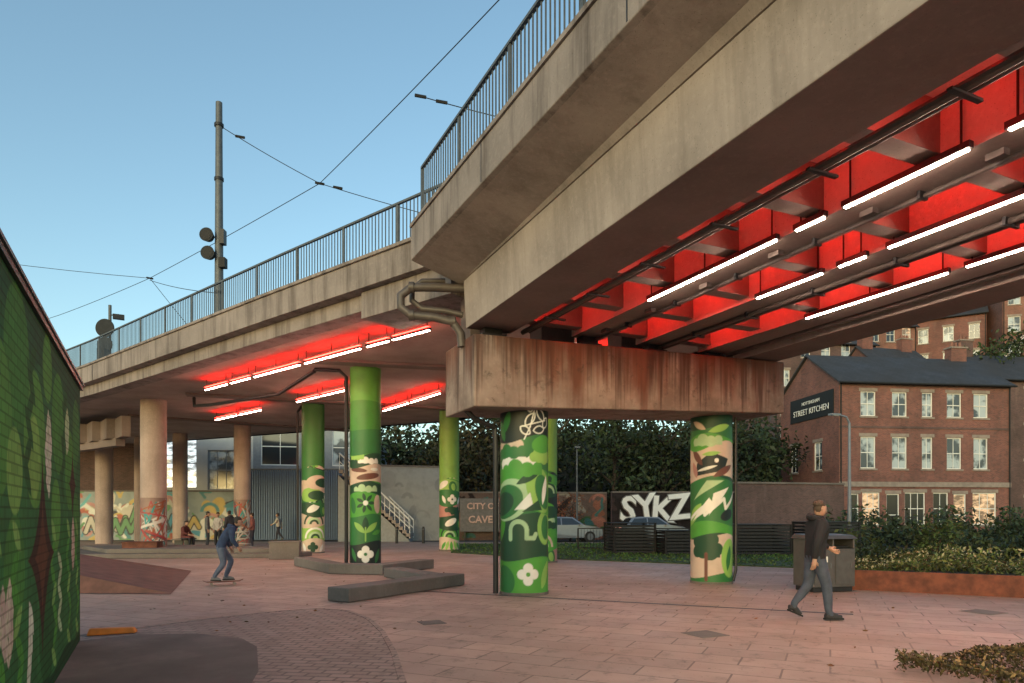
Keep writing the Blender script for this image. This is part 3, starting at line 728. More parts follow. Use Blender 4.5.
def gable_block(name, p0, p1, depth, z0, z1, ridge, wins, wall='brick', left=None, right=None, frame='white', chim=(), lintel='stone'):
    e = empty(name); mb = MB(); p0v, p1v = Vector(p0), Vector(p1); d = (p1v-p0v).normalized(); n = Vector((d.y, -d.x)); Lh = (p1v-p0v).length
    b0, b1 = p0v-n*depth, p1v-n*depth
    facade(mb, p0, p1, z0, z1, wins, wall, frame, lintel=lintel)
    facade(mb, tuple(b0), p0, z0, z1, left or [], wall, frame, lintel=lintel); facade(mb, p1, tuple(b1), z0, z1, right or [], wall, frame, lintel=lintel); facade(mb, tuple(b1), tuple(b0), z0, z1, [], wall)
    m0, m1 = p0v-n*depth/2, p1v-n*depth/2
    mb.poly([(*p0, z1), (*m0, ridge), (*b0, z1)], wall); mb.poly([(*p1, z1), (*b1, z1), (*m1, ridge)], wall)
    mb.build('walls_and_windows', e)
    rb = MB(); s = (ridge-z1)/(depth/2)
    def RP(a, o, z): q = p0v+d*a+n*o; return (q.x, q.y, z)
    for lo, hi in ((.3, -depth/2), (-depth-.3, -depth/2)):
        zl = z1-.3*s+.06; zr = ridge+.06
        A = [RP(-.2, lo, zl), RP(Lh+.2, lo, zl), RP(Lh+.2, hi, zr), RP(-.2, hi, zr)]
        rb.hexa(A, [(x, y, z+.12) for x, y, z in A], 'slate')
    q0, q1 = RP(-.2, .36, 0), RP(Lh+.2, .36, 0); rb.tube([(q0[0], q0[1], z1-.3*s+.08), (q1[0], q1[1], z1-.3*s+.08)], .07, 'black', 8)
    for a in (.1, Lh-.1):
        c = RP(a, .07, 0); rb.tube([(c[0], c[1], z1-.1), (c[0], c[1], z0+.1)], .05, 'black', 6)
    rb.build('roof', e)
    for a, h in chim:
        cb = MB(); c = RP(a, -depth/2, 0); cb.box((c[0], c[1], ridge+h/2-.3), (1.3, .7, h+.6), wall, math.atan2(d.y, d.x)); cb.box((c[0], c[1], ridge+h+.03), (1.45, .85, .12), 'stone', math.atan2(d.y, d.x))
        for k in (-.35, 0, .35): cb.tube([(c[0]+k*d.x, c[1]+k*d.y, ridge+h+.08), (c[0]+k*d.x, c[1]+k*d.y, ridge+h+.5)], [.13, .1], 'brick2', 8)
        cb.build('chimney', e)
    return e

wins = []
for a in (2.2, 4.6, 6.75, 8.85, 10.95):
    w = .58 if a != 6.75 else .42
    wins += [(a-w, a+w, 8.6, 10.35, 'reflect_pane'), (a-w, a+w, 4.9, 7.15, 'reflect_pane')]
wins += [(.8, 1.5, 1.0, 3.1, 'glass', 1), (1.75, 3.1, .9, 3.2, 'lit', 3), (3.6, 4.6, .1, 3.1, 'glass', 1), (5.0, 6.6, .9, 3.2, 'glass', 3), (7.2, 8.4, .9, 3.2, 'glass', 2), (8.8, 9.8, .1, 3.1, 'lit', 1), (10.3, 12.2, .9, 3.2, 'lit', 3)]
bh = gable_block('brick_house', (23.0, 48.0), (36.2, 49.6), 8.0, -.1, 11.0, 13.6, wins, 'brick', left=[(1.5, 2.6, 4.9, 7.0, 'glass'), (4.8, 5.9, 4.9, 7.0, 'reflect_pane')], chim=[(12.3, 1.0)])
mb = MB()
def HB(a, o): d = Vector((.9927, .1203)); n = Vector((.1203, -.9927)); q = Vector((23, 48))+d*a+n*o; return (q.x, q.y)
mb.prism([HB(-.02, .04), HB(13.3, .04), HB(13.3, .002), HB(-.02, .002)], 7.75, 7.9, 'brickp'); mb.prism([HB(-.02, .09), HB(13.3, .09), HB(13.3, .002), HB(-.02, .002)], 3.6, 3.95, 'stone')
mb.prism([HB(-.02, .07), HB(13.3, .07), HB(13.3, .002), HB(-.02, .002)], 10.75, 10.95, 'brickp')
mb.build('string_courses', bh)
def text(name, body, size, loc, rot, mat, parent=None, ext=.01, bold=0):
    cu = bpy.data.curves.new(name, 'FONT'); cu.body = body; cu.size = size; cu.extrude = ext; cu.align_x = 'CENTER'; cu.align_y = 'CENTER'; cu.offset = bold
    cu.resolution_u = 3; cu.materials.append(M[mat]); o = bpy.data.objects.new(name, cu); scene.collection.objects.link(o); o.location = loc; o.rotation_euler = rot
    if parent: o.parent = parent
    return o
se = empty('building_sign')
mb = MB(); P0 = Vector((22.94, 48.6)); dd = Vector((-.1203, .9927)); nn2 = Vector((-.9927, -.1203))
a, b = P0, P0+dd*5.8
mb.prism([tuple(a), tuple(b), tuple(b+nn2*.08), tuple(a+nn2*.08)], 8.8, 10.6, 'black'); mb.build('board', se)
mid = (a+b)/2+nn2*.1
text('letters', 'STREET KITCHEN', .62, (mid.x, mid.y, 9.45), (R(90), 0, math.atan2(-dd.y, -dd.x)), 'white', se)
text('letters_small', 'NOTTINGHAM', .36, (mid.x, mid.y, 10.1), (R(90), 0, math.atan2(-dd.y, -dd.x)), 'white', se)

def wgrid(L_, z0, rows, cols, w=1.1, h=1.8, step=3.2, lit=.1, seed=1, m0=1.2):
    rg = random.Random(seed); out = []
    for r in range(rows):
        for c in range(cols):
            a = m0+(L_-2*m0)*(c/(cols-1) if cols > 1 else .5); z = z0+1+r*step
            out.append((a-w/2, a+w/2, z, z+h, 'lit' if rg.random() < lit else rg.choice(['glass', 'reflect_pane', 'reflect_pane'])))
    return out
gable_block('brick_warehouse', (28.5, 74), (40.5, 76), 9, 5, 20.5, 23.5, wgrid(12.1, 5, 5, 5, lit=.08, seed=2), 'brickp', chim=[(2, 1.5)])
gable_block('brick_warehouse', (41.5, 84), (50, 84.5), 9, 6, 25, 29, wgrid(8.5, 6, 6, 4, lit=.08, seed=3), 'brick2', chim=[(7, 1.6)])
gable_block('brick_warehouse', (50.4, 86), (57, 82), 12, 6, 26, 30, wgrid(7.7, 6, 6, 3, seed=4, lit=.05), 'brick', left=wgrid(12, 6, 6, 4, seed=9))
gable_block('brick_warehouse', (57.5, 80), (74, 76), 12, 6, 30.5, 34.5, wgrid(17, 6, 7, 7, w=1.3, seed=5, lit=.15), 'brick2')
gable_block('brick_house', (40.5, 58), (54, 60), 8, -.1, 13.2, 16, wgrid(13.6, .5, 4, 5, h=1.6, seed=6, step=3.1, lit=.1), 'brickp', chim=[(1.2, 1.4)])
gable_block('terraced_house', (36, 66), (43, 68), 7, 4, 15.5, 18.6, wgrid(7.3, 5, 3, 3, seed=12), 'brick', chim=[(1, 1.4), (6, 1.2)])
es = empty('fire_escape_stair'); mb = MB()
for k in range(22):
    mb.box((55+k*.3, 76.5, 19+k*.2), (.32, 1.1, .04), 'white')
for oy in (-.55, .55):
    mb.tube([(55, 76.5+oy, 20), (61.5, 76.5+oy, 24.4)], .05, 'white', 6); mb.tube([(55, 76.5+oy, 19), (61.5, 76.5+oy, 23.3)], .08, 'white', 6)
    for k in range(12): mb.tube([(55+k*.59, 76.5+oy, 19+k*.39), (55+k*.59, 76.5+oy, 20+k*.4)], .025, 'white', 5)
for x in (55, 61.5): mb.tube([(x, 76.5, 8), (x, 76.5, 19 if x < 60 else 23.3)], .1, 'steel', 6)
mb.build('stair_flight', es)

hx = np.linspace(-60, 120, 91); hy = np.linspace(52, 150, 50)
mb = MB()
def hz(x, y):
    s = min(1, max(0, (y-54)/16)); s = s*s*(3-2*s); k = min(1, max(0, (x+25)/20)); k = k*k*(3-2*k)
    lim = 1 if x < 22 or y > 62 else .2
    return -.3+(9.5*s*k*lim+min(6, max(0, (y-75)*.15))*k)+.6*math.sin(x*.4)*s*k
vv = [[(x, y, hz(x, y)) for x in hx] for y in hy]
for j in range(len(hy)-1):
    for i in range(len(hx)-1): mb.poly([vv[j][i], vv[j][i+1], vv[j+1][i+1], vv[j+1][i]], 'soil')
mb.build('hill', smooth=True, weld=True)

# ------------------------------------------------------------------ background walls
def painted_wall(name, p0, p1, h, th, base, seed, cols, n=60, mat='muralwall', back='brickp', res=.05, lw=(.04, .14), tags=0):
    e = empty(name); P0, P1 = Vector(p0), Vector(p1); Lh = (P1-P0).length; d = (P1-P0)/Lh; nn_ = Vector((d.y, -d.x))
    na, nz2 = int(Lh/res), int(h/res); A, Z = np.meshgrid(np.linspace(0, Lh, na), np.linspace(0, h, nz2))
    p = Paint(A, Z, base, res*.8); rg = random.Random(seed)
    for i in range(n):
        x = rg.uniform(0, Lh); z = rg.uniform(0, h*.9); c = rg.choice(cols); k = rg.random()
        if k < .35: p.ell(x, z, rg.uniform(.2, .9), rg.uniform(.15, .5), rg.uniform(0, 3), c)
        elif k < .7:
            q = [(x, z)]
            for _ in range(4): q.append((q[-1][0]+rg.uniform(-.6, .6), min(h, max(0, q[-1][1]+rg.uniform(-.6, .6)))))
            p.line(q, rg.uniform(*lw), c)
        else: p.arc(x, z, rg.uniform(.2, .6), rg.uniform(.05, .12), c)
    for i in range(tags):
        x = rg.uniform(.5, Lh-2.5); z = rg.uniform(.4, 1.3); c = rg.choice(cols); pts = []
        for k in range(7): pts.append((x+k*.32, z+(.75 if k % 2 else 0)+rg.uniform(-.1, .1)))
        p.line(pts, .19, (.02, .02, .02)); p.line(pts, .12, c)
    pos = np.stack([P0.x+d.x*A, P0.y+d.y*A, Z], -1)
    grid_mesh('painted_face', pos, na, nz2, p.c, M[mat], np.stack([A, Z], -1), smooth=False, parent=e)
    mb = MB(); a, b = P0-nn_*.004, P1-nn_*.004
    mb.prism([tuple(a), tuple(b), tuple(b-nn_*th), tuple(a-nn_*th)], -.05, h-.002, back)
    mb.prism([tuple(P0+nn_*.05), tuple(P1+nn_*.05), tuple(P1-nn_*(th+.06)), tuple(P0-nn_*(th+.06))], h+.002, h+.1, 'block')
    mb.build('wall_body', e); return e, P0, d, nn_
GR = [(.05, .2, .22), (.4, .09, .05), (.5, .45, .36), (.03, .03, .04), (.1, .25, .1), (.45, .2, .18), (.5, .35, .1)]
painted_wall('graffiti_wall', (-30, 43.5), (-15.2, 44.5), 3.1, .4, (.24, .28, .27), 4, GR+[(.10, .36, .38), (.65, .63, .55), (.06, .26, .34)], 150, 'mural', 'conc', tags=7)
painted_wall('retaining_wall', (-8.2, 42), (-4.0, 43.5), 4.6, .5, (.30, .30, .285), 9, [(.22, .22, .215), (.34, .34, .32), (.26, .26, .25)], 10, 'mural', 'conc', lw=(.02, .04), tags=0)
painted_wall('mural_wall', (-4.0, 43.6), (6.2, 44.6), 3.0, .4, (.14, .095, .08), 14, [(.3, .12, .08), (.03, .02, .02), (.06, .16, .15), (.38, .16, .12), (.3, .26, .21), (.05, .12, .05)], 70, tags=4)
painted_wall('brick_wall', (6.3, 43.0), (14.2, 43.4), 3.0, .4, (.03, .022, .024), 2, [(.05, .03, .03), (.04, .035, .04), (.02, .015, .015)], 20)
mb = MB(); mb.ribbon([(14.3, 43.4), (22.0, 45.2)], 0, .4, -.05, 3.6, 'brickp'); mb.ribbon([(14.25, 43.35), (22.0, 45.15)], -.05, .5, 3.602, 3.72, 'block'); mb.build('brick_wall')
te = empty('graffiti_lettering')
for i, (ch, dx, rr) in enumerate((('S', 0, .12), ('Y', 1.1, -.14), ('K', 2.15, .08), ('Z', 3.25, -.1))):
    zz_ = 1.95+(.1 if i % 2 else -.06)
    text('letter_outline', ch, 2.2, (7.3+dx, 42.92-.006*i, zz_), (R(90), rr, .05), 'signp', te, .01, .11)
    text('letter', ch, 2.2, (7.3+dx, 42.86-.006*i, zz_), (R(90), rr, .05), 'white', te, .01, .05)
se = empty('city_of_caves_sign'); mb = MB(); mb.box((-2.05, 43.3, 1.6), (2.5, .1, 2.1), 'signp', .1); mb.box((-3.0, 43.35, .25), (.1, .1, .6), 'dark'); mb.box((-1.1, 43.5, .25), (.1, .1, .6), 'dark'); mb.build('panel', se)
text('letters_top', 'CITY OF', .54, (-1.85, 43.2, 2.15), (R(90), 0, .1), 'pink', se, .01, .015); text('letters_bottom', 'CAVES', .62, (-1.85, 43.2, 1.3), (R(90), 0, .1), 'pink', se, .01, .015)

mb = MB()
for k in range(46):
    x = -17.3+k*.15; mb.box((x, 44.0, 2.25), (.09, .1, 4.5), 'cladblue')
mb.box((-13.9, 44.2, 2.2), (7.0, .3, 4.4), 'cladblue'); mb.ribbon([(-17.4, 43.93), (-10.3, 43.93)], 0, .45, 4.5, 4.58, 'steel'); mb.build('corrugated_hoarding')
st = empty('outdoor_stair'); mb = MB()
for k in range(20): mb.box((-10.2+.0+k*.21, 41.5, 4.2-k*.2), (.26, 1.6, .2), 'conc')
mb.hexa([(-10.4, 40.8, 0), (-6.1, 40.8, 0), (-6.1, 42.2, 0), (-10.4, 42.2, 0)], [(-10.4, 40.8, 4.0), (-6.15, 40.8, .1), (-6.15, 42.2, .1), (-10.4, 42.2, 4.0)], 'greyclad')
for oy in (40.75, 42.25):
    mb.tube([(-10.3, oy, 5.3), (-6.1, oy, 1.3)], .05, 'white', 6); mb.tube([(-10.3, oy, 4.8), (-6.1, oy, .8)], .03, 'white', 6)
    for k in range(15): mb.tube([(-10.3+k*.3, oy, 4.2-k*.286), (-10.3+k*.3, oy, 5.3-k*.286)], .025, 'white', 5)
mb.build('flight', st)
stn = empty('station_building'); mb = MB()
facade(mb, (-24, 46), (-17.6, 46.4), 0, 7.5, [(.4, 2.7, 3.4, 6.8, 'litw', 2), (3.4, 5.8, 3.3, 6.0, 'reflect_pane', 4)], 'whiteclad', 'greyclad', sill=None, lintel=None)
facade(mb, (-17.6, 46.4), (-10, 48), 0, 9, [(.5, 3.0, 5.0, 7.6, 'glass', 2), (3.4, 4.6, 5.0, 7.6, 'reflect_pane', 2), (5.2, 7, 5, 7.6, 'reflect_pane', 2)], 'greyclad', 'white', sill=None, lintel=None)
mb.prism([(-24, 46.2), (-17.5, 46.7), (-10, 48.3), (-10, 58), (-24, 58)], 0, 7.4, 'greyclad'); mb.build('block', stn)
mb = MB(); mb.prism([(-60, 40), (-24.2, 45), (-24.2, 60), (-60, 60)], 0, 7.5, 'brickp'); mb.build('arch_building')
mb = MB()
for k in range(4): mb.box((-19.5-k*1.2, 33.0+k*.9, 5.5), (.35, 8, .9), 'beam', .7)
mb.box((-20.5, 33, 4.9), (7, .4, .35), 'beam', -.65); mb.build('bridge_cross_beams', via)

# ------------------------------------------------------------------ foliage
def leafmesh(name, cen, size, cols, parent=None, flat=0.0, mat='leaf'):
    n = len(cen); d1 = RNG.normal(size=(n, 3)); d1[:, 2] *= (1-flat); d1 /= np.linalg.norm(d1, axis=1)[:, None]
    d2 = RNG.normal(size=(n, 3)); d2[:, 2] *= (1-flat); d2 -= (d2*d1).sum(1)[:, None]*d1; d2 /= np.linalg.norm(d2, axis=1)[:, None]
    s = (size*RNG.uniform(.6, 1.4, n))[:, None]
    v = np.stack([cen-d1*s, cen-d2*s*.45, cen+d1*s, cen+d2*s*.45], 1).reshape(-1, 3)
    me = bpy.data.meshes.new(name); me.vertices.add(4*n); me.vertices.foreach_set('co', v.astype(np.float32).ravel())
    me.loops.add(4*n); me.loops.foreach_set('vertex_index', np.arange(4*n, dtype=np.int32)); me.polygons.add(n)
    me.polygons.foreach_set('loop_start', np.arange(0, 4*n, 4, dtype=np.int32)); me.update(calc_edges=True)
    at = me.attributes.new('mural', 'FLOAT_COLOR', 'POINT'); c = np.ones((4*n, 4), dtype=np.float32); c[:, :3] = np.repeat(cols, 4, axis=0); at.data.foreach_set('color', c.ravel())
    me.materials.append(M[mat]); o = bpy.data.objects.new(name, me); scene.collection.objects.link(o)
    if parent: o.parent = parent
    return o
def leafcols(n, base, var=.5):
    b = np.array(base)[None]*RNG.uniform(1-var, 1+var, (n, 1)); b = b*RNG.uniform(.85, 1.15, (n, 3)); return b
def tree(x, y, z0, h, r, base=(.03, .045, .018), dens=2200, leaf=.2, name='tree'):
    e = empty(name); mb = MB(); rg = random.Random(int(x*31+y*7))
    top = (x+rg.uniform(-.3, .3), y, z0+h*.8)
    mb.tube([(x, y, z0-.5), (x+.05, y, z0+h*.3), top], [h*.028, h*.02, h*.006], 'bark', 8)
    cl = []
    for k in range(11):
        a = rg.uniform(0, 6.28); f = rg.uniform(.25, .7); s = (x, y, z0+h*f); ln = r*rg.uniform(.6, 1.0)
        q = (x+ln*math.cos(a), y+ln*math.sin(a), z0+h*f+ln*rg.uniform(.25, .8))
        m = tuple((s[i]+q[i])/2+(.15*ln if i == 2 else 0) for i in range(3)); mb.tube([s, m, q], [h*.011, h*.007, h*.003], 'bark', 5)
        cl += [q, m]
    cl += [(x, y, z0+h*.85), (x, y, z0+h*.95)]
    for k in range(10): cl.append((x+rg.uniform(-r, r)*.7, y+rg.uniform(-r, r)*.7, z0+h*rg.uniform(.35, .98)))
    mb.build('trunk_and_limbs', e, smooth=True)
    cl = np.array(cl); idx = RNG.integers(0, len(cl), dens); shade = RNG.uniform(.4, 1.6, len(cl))
    cen = cl[idx]+RNG.normal(size=(dens, 3))*r*.17
    leafmesh('crown', cen, leaf, leafcols(dens, base, .4)*shade[idx][:, None], e)
for (x, y, h, r) in ((-9, 50, 9.5, 3.2), (-5.2, 49, 10.5, 3.4), (-1, 48.5, 10, 3.4), (3, 49.5, 10.5, 3.6), (7.2, 48.5, 9.5, 3.3), (11, 50, 10.5, 3.5), (15, 49, 9.5, 3.3), (18.8, 52, 9, 3), (-12.5, 53, 11, 3.6), (1, 56, 12, 4), (9, 57, 12, 4), (17, 58, 13, 4)):
    b = random.choice([(.03, .042, .02), (.037, .038, .018), (.024, .038, .021), (.042, .036, .018)])
    tree(x, y, max(-.2, hz(x, y)*.5), h, r, b)
for (x, y, z, h, r) in ((44, 63, 8, 9, 3.2), (49, 66, 9, 10, 3.6), (55, 68, 9, 10, 3.8), (61, 70, 9, 12, 4), (38.5, 60, 3, 9, 2.6), (66, 68, 9, 11, 4)):
    tree(x, y, z, h, r)
n = 20000; X = RNG.uniform(-22, 62, n); Y = RNG.uniform(52, 74, n); Zc = np.array([hz(a, b) for a, b in zip(X, Y)])+RNG.gamma(1.5, .55, n)
keep = ~((X > 22) & (X < 39) & (Y < 60)); cen = np.stack([X, Y, Zc], 1)[keep]
sh = (.6+.8*(np.sin(cen[:, 0]*1.1)*np.cos(cen[:, 1]*.9)*.5+.5))[:, None]
leafmesh('hillside_scrub', cen, .34, leafcols(len(cen), (.03, .04, .019), .4)*sh)

bed = [(7.2, 14.75), (9.9, 13.2), (14.5, 10.9)]
mb = MB(); mb.ribbon(bed, -.0, .06, -.01, .42, 'corten'); mb.ribbon([(7.2, 14.75), (8.6, 19.2)], -.06, 0, -.01, .42, 'corten')
mb.prism([(7.3, 14.85), (9.95, 13.35), (14.5, 11.05), (24, 14), (22, 24), (8.8, 20)], -.01, .36, 'soil'); mb.build('corten_edged_planter')
def plantmass(name, poly, n, z0, hfun, size, base, flowers=None, seed=0, flat=0):
    rg = np.random.default_rng(seed); xs = [p[0] for p in poly]; ys = [p[1] for p in poly]
    X = rg.uniform(min(xs), max(xs), n*3); Y = rg.uniform(min(ys), max(ys), n*3)
    inside = np.zeros(len(X), bool)
    for i in range(len(poly)):
        x0, y0 = poly[i]; x1, y1 = poly[(i+1) % len(poly)]
        cond = ((y0 > Y) != (y1 > Y)) & (X < (x1-x0)*(Y-y0)/(y1-y0+1e-9)+x0); inside ^= cond
    X, Y = X[inside][:n], Y[inside][:n]; H = hfun(X, Y); Z = z0+H*rg.uniform(.0, 1, len(X))**.6
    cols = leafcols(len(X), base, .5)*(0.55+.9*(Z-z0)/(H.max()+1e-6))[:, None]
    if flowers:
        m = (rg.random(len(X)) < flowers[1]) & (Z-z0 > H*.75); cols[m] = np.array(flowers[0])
    leafmesh(name, np.stack([X, Y, Z], 1), size, cols, flat=flat)
lump = lambda a, b: (lambda X, Y: a+b*(np.sin(X*2.1+np.cos(Y*1.7)*1.5)*.5+.5)*(np.cos(Y*2.3+X*.6)*.5+.5)*2)
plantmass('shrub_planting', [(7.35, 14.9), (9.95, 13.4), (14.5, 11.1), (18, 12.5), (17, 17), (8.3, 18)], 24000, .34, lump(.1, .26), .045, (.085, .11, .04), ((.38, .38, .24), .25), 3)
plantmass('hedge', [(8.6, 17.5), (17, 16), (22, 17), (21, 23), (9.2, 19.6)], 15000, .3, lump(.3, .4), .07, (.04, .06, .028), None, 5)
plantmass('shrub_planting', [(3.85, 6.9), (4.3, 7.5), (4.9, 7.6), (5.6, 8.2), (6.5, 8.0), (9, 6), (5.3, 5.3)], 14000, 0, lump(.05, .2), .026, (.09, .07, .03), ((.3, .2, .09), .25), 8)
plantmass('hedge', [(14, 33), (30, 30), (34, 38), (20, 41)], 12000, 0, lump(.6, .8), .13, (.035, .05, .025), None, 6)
plantmass('grass_tufts', lawn, 12000, .02, lambda X, Y: .07+0*X, .05, (.055, .10, .025), None, 7)
plantmass('fallen_leaves', [(-3, 8), (9, 6.5), (7, 14), (-2, 20), (-9, 24), (-7, 12)], 420, -.004, lambda X, Y: .01+0*X, .03, (.14, .07, .03), None, 17, flat=.9)
tree(3.6, 42.6, 0, 2.9, .9, (.16, .06, .03), 500, .08)
for (x, y, h) in ((10.2, 16.5, 1.3), (13.0, 15.5, 1.5), (15.5, 17, 1.7)):
    tree(x, y, .3, h, .5, (.045, .075, .03), 700, .05, 'shrub')

# ------------------------------------------------------------------ mast, wires, signals, lamp
me_ = empty('overhead_line_mast'); mb = MB(); mb.tube([(-10.3, 24, 6.9), (-10.3, 24, 11), (-10.3, 24, 16.1)], [.16, .14, .11], 'steel', 16); mb.tube([(-10.3, 24, 6.9), (-10.3, 24, 7.1)], .3, 'steel', 16)
for z in (15.3, 13.4, 9.4): mb.tube([(-10.3, 24, z-.05), (-10.3, 24, z+.05)], .16, 'dark', 12)
mb.build('pole', me_, smooth=True)
mb = MB()
for (x, z) in ((-10.62, 11.35), (-10.58, 10.72)):
    mb.tube([(x, 23.7, z), (x, 23.95, z)], [.24, .18], 'signal', 20); mb.tube([(x, 23.69, z), (x, 23.70, z)], .18, 'black', 20); mb.tube([(x, 23.9, z), (-10.3, 24, z)], .03, 'steel', 6)
mb.box((-10.1, 23.85, 11.3), (.16, .25, .5), 'dark'); mb.box((-10.1, 23.85, 10.4), (.22, .25, .34), 'black'); mb.build('signal_heads', me_)
wb = MB()
def wire(a, b, sag=.1, r=.014):
    A, B = Vector(a), Vector(b); wb.tube([A.lerp(B, k/8)+Vector((0, 0, -sag*4*(k/8)*(1-k/8))) for k in range(9)], r, 'black', 5)
contact = [(6.0, 7.5, 13.5), (-.32, 15.8, 13.5), (-6.9, 24.5, 13.5), (-18.2, 34.3, 13.5), (-26.9, 40.6, 13.5), (-50, 55, 13.5)]
for a, b in zip(contact, contact[1:]): wire(a, b, .05)
wire((-10.3, 24, 15.3), (-6.9, 24.5, 13.5), .05); wire((-6.9, 24.5, 13.5), (-2.6, 23.6, 11.9), .03); wire((-2.6, 19.4, 13.5), (.6, 19.6, 12.8), .03)
wire((-10.3, 24, 9.4), (-18.2, 34.3, 13.4), .1); wire((-18.2, 34.3, 13.5), (-34, 34, 15.5), .2); wire((-18.2, 34.3, 13.5), (-14.5, 38, 8), .1)
for c in ((-6.9, 24.5, 13.5), (-9.6, 24.1, 14.95), (-2.6, 19.4, 13.5), (-2.0, 19.42, 13.35), (-18.2, 34.3, 13.5), (-6.2, 24.3, 13.25)):
    wb.tube([(c[0]-.16, c[1], c[2]+.03), (c[0]+.16, c[1], c[2]-.03)], .045, 'black', 6)
wb.build('overhead_wires')
sg = empty('tram_signal'); mb = MB(); mb.tube([(-15.9, 27, 6.9), (-15.9, 27, 9.9)], .06, 'steel', 10)
for z, r in ((8.95, .36), (8.3, .3)): mb.tube([(-16.0, 26.8, z), (-16.0, 26.86, z)], r, 'signal', 28); mb.tube([(-16.0, 26.86, z), (-15.9, 27, z)], .06, 'steel', 8)
mb.box((-16.0, 26.7, 7.8), (.3, .3, .6), 'black'); mb.box((-15.5, 26.9, 9.4), (.4, .2, .18), 'dark', .5); mb.tube([(-15.9, 27, 9.5), (-15.5, 26.9, 9.5)], .025, 'steel', 6); mb.build('mast_and_heads', sg)
mb = MB(); mb.tube([(-19.2, 28.3, 6.9), (-19.2, 28.3, 9.1)], .05, 'steel', 8); mb.box((-19.2, 28.2, 9.1), (.5, .2, .35), 'dark'); mb.build('tram_signal')
mb = MB(); mb.tube([(17.3, 35, 0), (17.3, 35, 3), (17.3, 35, 6.3), (17.1, 34.9, 6.6), (16.6, 34.7, 6.7)], [.11, .08, .06, .05, .045], 'greyclad', 10); mb.box((16.35, 34.6, 6.69), (.6, .24, .1), 'greyclad', .3); mb.box((16.35, 34.6, 6.63), (.42, .14, .015), 'white', .3); mb.build('street_lamp')
mb = MB(); mb.tube([(3.9, 41, 0), (3.9, 41, 3), (3.9, 41, 5.6)], [.07, .05, .04], 'steel', 8); mb.box((3.9, 40.9, 5.65), (.3, .5, .1), 'steel'); mb.build('street_lamp')
for x in (-6.5, -5.0, .5, 2.0):
    mb = MB(); mb.tube([(x, 38.5, 0), (x, 38.5, .85), (x, 38.5, .95)], [.08, .08, .05], 'dark', 12); mb.tube([(x, 38.5, .78), (x, 38.5, .82)], .09, 'steel', 12); mb.build('bollard', smooth=True)

# ------------------------------------------------------------------ car
def car(x, y, rz):
    e = empty('parked_car', (x, y, 0)); mb = MB()
    prof = [(-2.05, .35), (-2.1, .62), (-2.0, .92), (-1.7, 1.0), (-1.35, 1.42), (-.9, 1.5), (.3, 1.48), (.95, 1.02), (1.7, .92), (2.05, .75), (2.1, .4), (1.75, .25), (-1.8, .25)]
    def yw(z): return .86 if z < .95 else .86-(z-.95)*.42
    n = len(prof)
    for s in (-1, 1):
        mb.poly([(px, s*yw(pz), pz) for px, pz in prof][::s], 'car')
    for i in range(n):
        a, b = prof[i], prof[(i+1) % n]
        m = 'glass' if i in (3, 6) else 'car'
        mb.poly([(a[0], -yw(a[1]), a[1]), (a[0], yw(a[1]), a[1]), (b[0], yw(b[1]), b[1]), (b[0], -yw(b[1]), b[1])], m)
    for s in (-1, 1):
        yo = lambda z: s*(yw(z)+.006)
        mb.poly([(-1.5, yo(1.02), 1.02), (-1.2, yo(1.38), 1.38), (-.45, yo(1.42), 1.42), (-.45, yo(1.02), 1.02)][::s], 'glass')
        mb.poly([(-.38, yo(1.02), 1.02), (-.38, yo(1.42), 1.42), (.25, yo(1.40), 1.40), (.78, yo(1.04), 1.04)][::s], 'glass')
        for wx in (-1.3, 1.3):
            mb.tube([(wx, s*.68, .32), (wx, s*.885, .32)], .32, 'tyre', 24); mb.tube([(wx, s*.8, .32), (wx, s*.9, .32)], .2, 'steel', 16)
        mb.box((-2.06, s*.65, .82), (.06, .3, .14), 'carlight'); mb.box((2.02, s*.62, .68), (.1, .32, .13), 'white')
        mb.box((.7, s*.96, 1.0), (.12, .16, .1), 'car')
    mb.build('body_and_wheels', e); e.rotation_euler = (0, 0, rz)
car(3.2, 41.0, .15); car(8.4, 41.4, .1)

